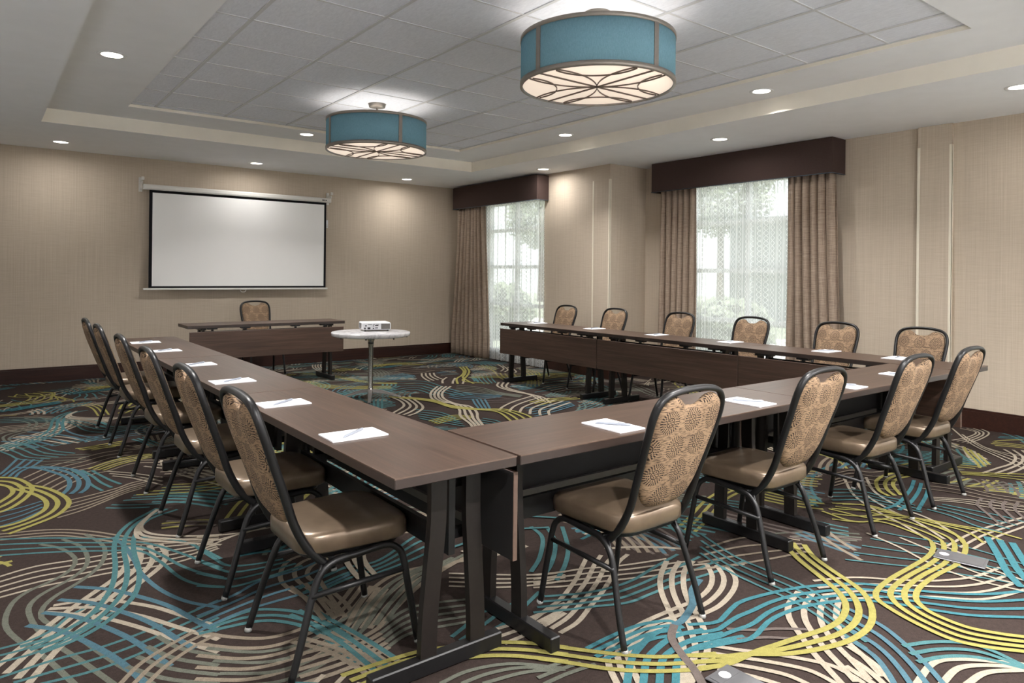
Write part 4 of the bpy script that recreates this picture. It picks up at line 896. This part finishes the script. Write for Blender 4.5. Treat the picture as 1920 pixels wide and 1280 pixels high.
for k, (x, lb) in enumerate([(2.045, 'first banquet chair from the left at the front row, back to the viewer'), (2.955, 'second banquet chair from the left at the front row'), (3.885, 'third banquet chair from the left at the front row'), (4.60, 'rightmost banquet chair at the front row, by the window row')]): chairs.append((x - .022, 1.915, 0, lb, 'banquet chairs at the front row'))
chairs.append((2.92, 9.06, 180, 'single banquet chair behind the head table under the screen', None))
for x, y, a, lb, gr in chairs:
    o = ch if not used else copy_tree(ch); used = True
    o.location = (x, y, 0); o.rotation_euler = (0, 0, math.radians(a)); tag(o, lb, 'chair', gr)
    if gr is None and 'group' in o: del o['group']

# ------------------------------------------------------------ notepads and pens
g = MB(); g.box(-.108, .108, -.070, .070, 0, .005); pad0 = g.build('notepad', M['paper'])
g = MB(); g.loft([[(x, r * math.cos(a), r + .0003 + r * math.sin(a)) for a in [2 * PI * q / 10 for q in range(10)]] for x, r in ((-.072, .0012), (-.062, .0042), (.062, .0052), (.070, .004))])
pen0 = empty('ballpoint_pen'); g.build('barrel', M['pen'], pen0)
g = MB(); g.box(.02, .062, -.0015, .0015, .0088, .0105); g.build('clip', M['rail'], pen0)
pads = []
for k, (x, y, a) in enumerate([(1.11, 6.44, -2), (1.11, 5.69, 0), (1.115, 4.757, 1), (1.108, 3.94, 0), (1.11, 3.15, 0), (1.11, 2.40, -1)]): pads.append((x, y, a, 36, 'on the left row at the %s chair' % on[k], 'on the left row'))
for k, (x, y) in enumerate([(5.47, 6.60), (5.47, 5.60), (5.47, 4.70), (5.47, 3.83), (5.49, 2.93), (5.49, 2.38)]): pads.append((x, y, 0, 150 if k == 4 else 12, 'on the window row at the %s chair' % on[k], 'on the window row'))
fn = ['leftmost', 'second', 'third', 'rightmost']
for k, (x, y) in enumerate([(2.018, 1.955), (2.935, 1.952), (3.83, 1.95), (4.56, 1.95)]): pads.append((x, y, 90, -52, 'on the front row at the %s chair' % fn[k], 'on the front row'))
u1 = False
for x, y, a, pa, lb, gr in pads:
    o = pad0 if not u1 else pad0.copy(); 
    if u1: COL.objects.link(o)
    o.location = (x, y, ZW + .0006); o.rotation_euler = (0, 0, math.radians(a)); tag(o, 'white notepad ' + lb, 'notepad', 'notepads ' + gr)
    q = pen0 if not u1 else copy_tree(pen0); u1 = True
    q.location = (x, y, ZW + .006); q.rotation_euler = (0, 0, math.radians(pa)); tag(q, 'grey pen lying on the notepad ' + lb, 'pen', 'pens ' + gr)

# ------------------------------------------------------------ round pedestal table with projector
TZ = .70
t = empty('pedestal_table', (3.285, 6.70, 0)); tag(t, 'round pale marble pedestal table inside the U of tables', 'table')
g = MB(); R = .408; g.lathe([(.0005, TZ - .042), (R - .02, TZ - .042), (R - .004, TZ - .036), (R, TZ - .006), (R - .004, TZ), (.0005, TZ)], n=64); g.build('table_top', M['marble'], t)
g = MB(); 
for k in range(8):
    a = 2 * PI * k / 8 + .2; g.lathe([(.001, TZ - .056), (.009, TZ - .054), (.009, TZ - .0425)], (R - .035) * math.cos(a), (R - .035) * math.sin(a), n=8)
g.build('bumper', M['dark'], t)
g = MB(); g.lathe([(.055, TZ - .043), (.045, TZ - .06), (.030, TZ - .10), (.026, TZ - .16), (.025, .12), (.030, .09), (.04, .07)], n=24); g.build('column', M['chrome'], t)
g = MB(); g.lathe([(.027, TZ - .125), (.030, TZ - .122), (.030, TZ - .108), (.028, TZ - .105)], n=24); g.build('column_collar', M['dark'], t)
for k in range(4):
    a = math.radians(-28 + 90 * k); c, s_ = math.cos(a), math.sin(a); g = MB()
    pts = [(r * c, r * s_, z) for r, z in ((.0, .088), (.06, .085), (.14, .070), (.22, .045), (.30, .018), (.32, .012))]
    lo = []
    for (x, y, z), w_, h in zip(pts, (.030, .028, .024, .02, .017, .015), (.02, .02, .016, .012, .009, .008)): lo.append([(x - s_ * w_, y + c * w_, z - h), (x - s_ * w_ * .8, y + c * w_ * .8, z + h * .6), (x + s_ * w_ * .8, y - c * w_ * .8, z + h * .6), (x + s_ * w_, y - c * w_, z - h)])
    g.loft(lo, smooth=False); o = g.build('foot', M['rail'], t)
    g = MB(); g.lathe([(.006, .001), (.014, .001), (.014, .012), (.006, .012)], .31 * c, .31 * s_, n=10); g.build('leveller', M['dark'], o)
t = empty('projector', (3.40, 6.845, TZ + .001), math.radians(-15)); tag(t, 'white projector on the round pedestal table', 'projector')
g = MB(); g.box(-.148, .148, -.115, .135, .012, .092, bev=.009); bd = g.build('body', M['white'], t)
g = MB(); g.box(.045, .138, -.1175, -.1152, .022, .078)
for k in range(7): g.box(.048, .135, -.119, -.1176, .026 + .0075 * k, .029 + .0075 * k)
g.build('exhaust_grille', M['rail'], t)
g = MB()
for a in ((-.135, -.120, .022, .040), (-.10, -.07, .022, .042), (-.125, -.11, .052, .066), (-.045, -.03, .052, .06), (-.02, .015, .054, .066), (-.045, -.03, .026, .036), (-.02, .01, .03, .038), (-.095, -.055, .070, .074), (-.045, -.02, .070, .074), (-.01, .02, .070, .074)): g.box(a[0], a[1], -.1172, -.1152, a[2], a[3])
g.build('ports', M['dark'], t)
g = MB()
for k in range(8): g.box(-.1505, -.1482, -.02, .10, .026 + .007 * k, .029 + .007 * k)
g.build('side_vent', M['rail'], t)
g = MB(); g.lathe([(.0005, .172), (.026, .172), (.031, .165), (.031, .136), (.0005, .136)], n=20); lens = g.build('lens', M['dark'], t); lens.rotation_euler = (-PI / 2, 0, 0); lens.location = (.07, 0, .052)
g = MB()
for x, y in ((-.12, -.09), (.12, -.09), (0, .11)): g.lathe([(.004, 0), (.011, 0), (.011, .0125), (.004, .0125)], x, y, n=10)
g.build('feet', M['dark'], t)
g = MB(); g.box(-.09, .02, -.06, .03, .0918, .0928); g.build('keypad', M['whitem'], t)

# ------------------------------------------------------------ floor boxes
def floor_box(x, y, a, w_, d, label):
    t = empty('floor_outlet_box', (x, y, .0065), math.radians(a)); tag(t, label, 'floor box', 'floor outlet boxes')
    g = MB(); g.box(-w_ / 2, w_ / 2, -d / 2, d / 2, 0, .005, bev=.002); g.build('cover_plate', M['plate'], t)
    g = MB(); g.box(-w_ / 2 + .012, w_ * .18, -d / 2 + .012, d / 2 - .012, .0052, .0066); g.box(w_ * .22, w_ / 2 - .012, -d / 2 + .012, d / 2 - .012, .0052, .0066); g.build('hinged_lid', M['plate'], t)
    g = MB(); g.lathe([(.0005, .0078), (.017, .0078), (.02, .0067)], w_ * .33, 0, n=20); g.build('screw_cap', M['white'], t)
floor_box(3.68, 1.30, 102, .205, .135, 'pewter floor outlet box in the carpet right of the front chairs')
floor_box(1.965, 1.315, 92, .20, .13, 'pewter floor outlet box cut by the bottom edge of the photo')
